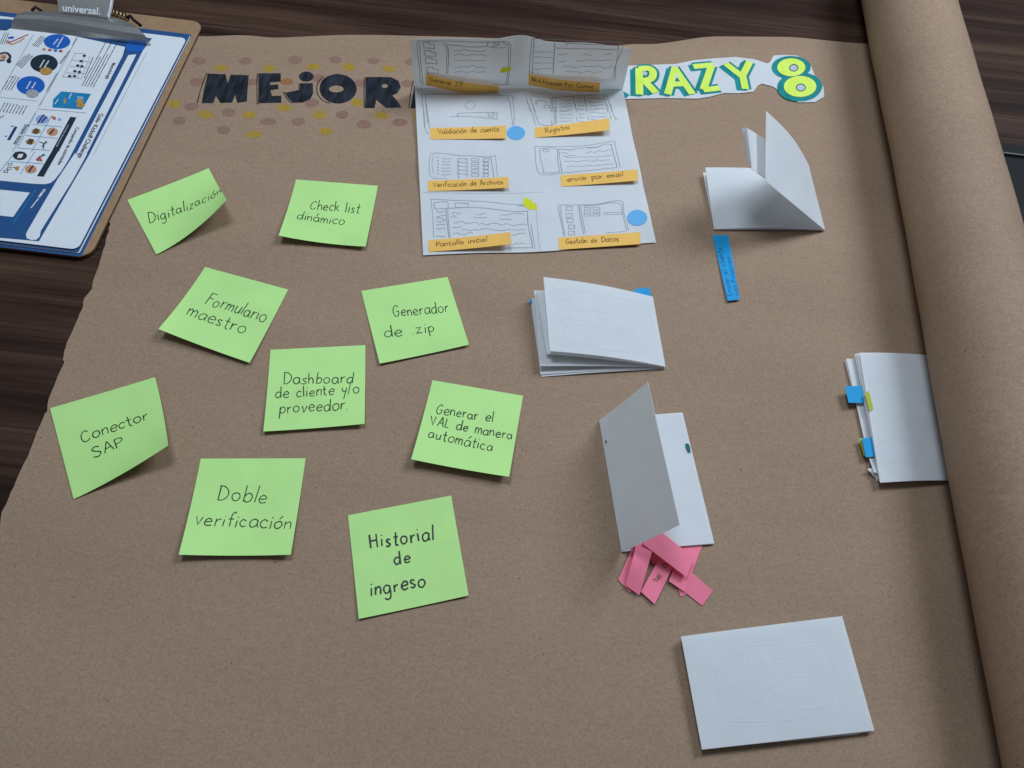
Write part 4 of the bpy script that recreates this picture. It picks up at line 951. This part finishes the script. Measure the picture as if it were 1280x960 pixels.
# small print beside the discs and in the columns
textlines(kA, (400, 560), (510, 440), (20, 6), 4, BLK, 0.0007, 2); textlines(kA, (205, 800), (345, 650), (19, 12), 4, BLK, 0.0009, 3); textlines(kA, (120, 950), (215, 925), (10, 15), 1, BLK, 0.0007, 3)
textlines(kB, (30, 210), (135, 45), (33, 5), 4, BLK, 0.0008, 4); textlines(kB, (0, 480), (60, 370), (38, 5), 8, BLK, 0.0008, 6); textlines(kB, (0, 560), (20, 530), (30, -10), 2, BLK, 0.0008, 6)
textlines(kA, (890, 560), (950, 455), (0, 0), 1, BLK, 0.0014, 8); textlines(kA, (730, 780), (850, 620), (14, 4), 2, BLK, 0.0007, 9); textlines(kB, (555, 240), (690, 10), (0, 0), 1, BLK, 0.0007, 8)
textlines(k1, (505, 530), (655, 255), (17, 2), 5, BLK, 0.0008, 10); textlines(kA, (0, 545), (60, 400), (25, 0), 3, BLK, 0.0006, 10)
# little table with icons
for a, b in (((460, 330), (525, 330)), ((440, 370), (560, 385)), ((430, 410), (545, 420)), ((405, 450), (525, 455)), ((390, 475), (500, 485))): pl(k1, [a, b], GRY, 0.0006)
pl(k1, [(465, 328), (385, 478)], GRY, 0.0005); pl(k1, [(555, 345), (500, 490)], GRY, 0.0005); pl(k1, [(525, 332), (480, 480)], GRY, 0.0005)
for x, y in ((520, 345), (500, 378), (480, 405), (505, 410), (462, 440), (490, 445), (430, 470), (460, 470)): pe(k1, (x, y), 11, 7, BLK, 0.0004)
textlines(k1, (520, 480), (575, 350), (0, 0), 1, BLK, 0.0008, 12)
# cyan banner
ps(kB, [(735, 235), (1095, 265), (985, 452), (632, 428), (640, 330)], CYA, 0.0003)
for x, y, w_, h_ in ((960, 360, 45, 30), (970, 405, 50, 26), (780, 350, 14, 34)): pe(kB, (x, y), w_, h_, GLD, 0.0004)
textlines(kB, (930, 300), (1010, 310), (0, 18), 3, WHT, 0.0008, 13); textlines(kB, (830, 320), (860, 260), (0, 0), 1, WHT, 0.001, 13); textlines(kB, (660, 390), (700, 330), (0, 0), 1, WHT, 0.001, 13)
# icon grid and charcoal bar
ps(kB, [(845, 540), (920, 548), (705, 960), (620, 960)], CHA, 0.0003); ps(kC, [(620, 0), (697, 0), (525, 300), (445, 292)], CHA, 0.0003)
textlines(kB, (680, 900), (850, 590), (0, 0), 1, GRY, 0.0012, 14)
for a, b in (((390, 630), (740, 662)), ((310, 765), (690, 800)), ((220, 915), (600, 945))): pl(kB, [a, b], CYA, 0.0005)
pl(kB, [(620, 530), (380, 960)], CYA, 0.0005); pl(kB, [(430, 500), (210, 915)], CYA, 0.0005); pl(kC, [(420, 0), (245, 265)], CYA, 0.0005); pl(kC, [(120, 115), (520, 145)], CYA, 0.0005); pl(kC, [(190, 0), (0, 240)], CYA, 0.0005)
for f, c, rx, ry, mi in ((kB, (508, 570), 78, 52, LAV), (kB, (435, 715), 55, 32, GLD), (kB, (365, 840), 55, 32, GLD), (kB, (630, 720), 68, 50, PEA), (kC, (372, 210), 70, 50, PEA), (kC, (242, 48), 84, 52, BLK)): pe(f, c, rx, ry, mi, 0.00035)
for f, a, b, mi in ((kB, (455, 620), (530, 515), NAV), (kB, (500, 610), (560, 540), NAV), (kB, (405, 740), (440, 680), BLK), (kB, (435, 745), (465, 690), BLK), (kB, (335, 865), (370, 805), BLK), (kB, (365, 875), (395, 810), BLK), (kB, (600, 750), (650, 690), BLK), (kC, (345, 245), (400, 170), BLK)): pl(f, [a, b], mi, 0.0018, 0.00045)
for x, y, mi in ((655, 560, RED), (718, 572, LAV), (640, 545, PEA)): pe(kB, (x, y), 22, 16, mi, 0.0004)
for pts in ([(560, 830), (520, 880), (500, 900)], [(470, 840), (530, 860), (570, 850)], [(530, 870), (520, 930)]): pl(kB, pts, BLK, 0.001)
ps(kC, [(228, 28), (285, 28), (262, 75), (208, 75)], WHT, 0.00045)
for pts in ([(530, 40), (480, 60), (450, 90), (500, 110), (480, 75)], [(450, 90), (470, 110)]): pl(kC, pts, RED, 0.0022)
pe(kC, (525, 38), 20, 14, CYA, 0.0004)
for x, y in ((125, 150), (115, 200), (75, 235)): pl(kC, [(x - 22, y - 14), (x + 24, y - 12), (x + 16, y + 14), (x - 28, y + 12), (x - 22, y - 14)], BLK, 0.0006)
pe(kC, (205, 198), 26, 24, GLD, 0.0004); pl(kC, [(155, 190), (230, 185), (205, 225)], BLK, 0.0009)
# left column icons: swirl, curl figure, side chart
for pts, mi, wd in (([(80, 500), (120, 520), (200, 490), (290, 450), (350, 425)], RED, 0.0016), ([(80, 525), (150, 545), (240, 510), (300, 470)], PEA, 0.002), ([(100, 470), (150, 460), (160, 475)], ROY, 0.003)): pl(kA, pts, mi, wd)
line(pr, PP, [kA(*p) for p in [(0, 665), (40, 650), (90, 655), (125, 690), (120, 720), (95, 725)]], 0.0024, 0.0004, BLK)
pe(kA, (112, 750), 30, 28, BLK, 0.0004); pe(kA, (45, 700), 42, 34, PEA, 0.00035); pe(kA, (50, 705), 12, 9, BLK, 0.00045); line(pr, PP, [kA(*p) for p in [(0, 735), (25, 748), (60, 740)]], 0.0016, 0.0004, BLK)
pl(kB, [(105, 820), (195, 660)], NAV, 0.0028); type_text(pr, PP, 'Estado Inicial', kB(305, 630), kB(160, 868), 0.0003, BLK, 1.1); pl(kB, [(130, 655), (170, 652)], BLK, 0.001); pl(kB, [(60, 775), (90, 770)], BLK, 0.001)
# white square in the blue foot of the page and its caption
ps(kC, [(0, 455), (360, 490), (160, 782), (0, 765)], WHT, 0.0003)
textlines(kC, (540, 450), (470, 545), (0, 0), 1, WHT, 0.0022, 15, 1.4); textlines(kC, (465, 560), (370, 680), (0, 0), 1, WHT, 0.0012, 16); textlines(kC, (430, 460), (160, 860), (0, 0), 1, CYA, 0.0011, 17, 1.2)
# printed side lines in the white margin
pl(k1, [(905, 320), (575, 955)], GRY, 0.0003)
pr.build('print', gp)

# steel clip
cl = bpy.data.objects.new('clip', None); col.objects.link(cl); cl.parent = cb; cl.matrix_parent_inverse = cb.matrix_world.inverted()
def strip_surface(rows_px, zs, m, name, parent, th=0.0011, n=26, smooth=True):
    rows = []
    for r_, z in zip(rows_px, zs):
        rr = smooth_pts(r_, 6); L_ = []
        for k in range(n + 1):
            i = k / n * (len(rr) - 1); a = int(min(i, len(rr) - 2)); f = i - a
            p = (rr[a][0] + (rr[a + 1][0] - rr[a][0]) * f, rr[a][1] + (rr[a + 1][1] - rr[a][1]) * f)
            L_.append(at(*p, z))
        rows.append(L_)
    mb = MB(m); mb.grid(rows)
    low = [[p - Vector((0, 0.0004, th)) for p in r_] for r_ in rows]
    mb.grid([list(reversed(r_)) for r_ in low]); mb.grid([low[0], rows[0]]); mb.grid([rows[-1], low[-1]])
    mb.grid([[x[0] for x in rows], [x[0] for x in low]]); mb.grid([[x[-1] for x in low], [x[-1] for x in rows]])
    return mb.build(name, parent, smooth=False)
strip_surface([[(30, 14.5), (72, 14), (104, 17), (136, 21), (160, 27)],
               [(21, 18.5), (60, 19.5), (100, 25), (140, 31), (173, 35.5)],
               [(17, 23), (60, 25), (100, 31), (145, 38.5), (181, 44)],
               [(14.5, 29), (60, 32.5), (100, 38.5), (145, 46), (186, 51)],
               [(14.3, 35.5), (60, 40.5), (100, 45.3), (145, 50.8), (189, 56.3)]],
              (0.017, 0.0175, 0.0165, 0.0125, 0.0078), M['steel'], 'jaw', cl)
lev = strip_surface([[(62, -34), (100, -30), (139, -25)], [(69, -12), (104, -9), (138.5, -6)], [(72, 2), (104, 5), (137, 9)], [(73, 15), (104, 18), (135, 22)]], (0.030, 0.027, 0.024, 0.0185), M['steel'], 'lever', cl, n=12)
strip_surface([[(140, -25), (142.5, -25)], [(139, -6), (141.2, -6)], [(137, 8), (139, 8)], [(133.5, 20), (135.2, 21)]], (0.0315, 0.0285, 0.0255, 0.020), M['lightprint'], 'lever_edge_highlight', cl, n=3, th=0.003)  # bent steel flange, its bright highlight put in as white colour
LP = Patch([at(72, 2, 0.0245), at(137, 9, 0.0245), at(135, 22, 0.019), at(73, 15, 0.019)], 0.05, 0.012)
lg = MB(M['lightprint']); type_text(lg, LP, 'universal.', kD(160, 120), kD(560, 160), 0.0006, 0, 1.15); lg.build('stamped_name', lev)
def tube(mb, pts, rad, n=8, mi=0):
    rows = []
    for i, p in enumerate(pts):
        tdir = (pts[min(i + 1, len(pts) - 1)] - pts[max(i - 1, 0)]).normalized()
        s_ = tdir.cross(Vector((0.1, 0.2, 1))).normalized(); u_ = s_.cross(tdir)
        rows.append([p + (s_ * math.cos(2 * math.pi * k / n) + u_ * math.sin(2 * math.pi * k / n)) * rad for k in range(n + 1)])
    mb.grid(rows, mi)
sp_ = MB(M['brass'])
cs, ce = at(138, 14, 0.013), at(160, 22, 0.013)
pts = []
for k in range(90):
    t_ = k / 89; a = t_ * 2 * math.pi * 5
    pts.append(cs.lerp(ce, t_) + Vector((0, math.cos(a) * 0.0034, math.sin(a) * 0.0034)))
tube(sp_, pts, 0.0009, 6); sp_.build('spring', cl, smooth=True)
ax_ = MB(M['dark']); tube(ax_, [at(40, 13, 0.012), at(44, 8.5, 0.012), at(52, 14, 0.015)], 0.0014)
ax_.build('hinge_ear', cl, smooth=True); ax_ = MB(M['dark']); tube(ax_, [at(158, 22, 0.012), at(163, 20, 0.014), at(167, 25, 0.014), at(176, 32, 0.012)], 0.0016, 8); ax_.build('hinge_ear', cl, smooth=True)
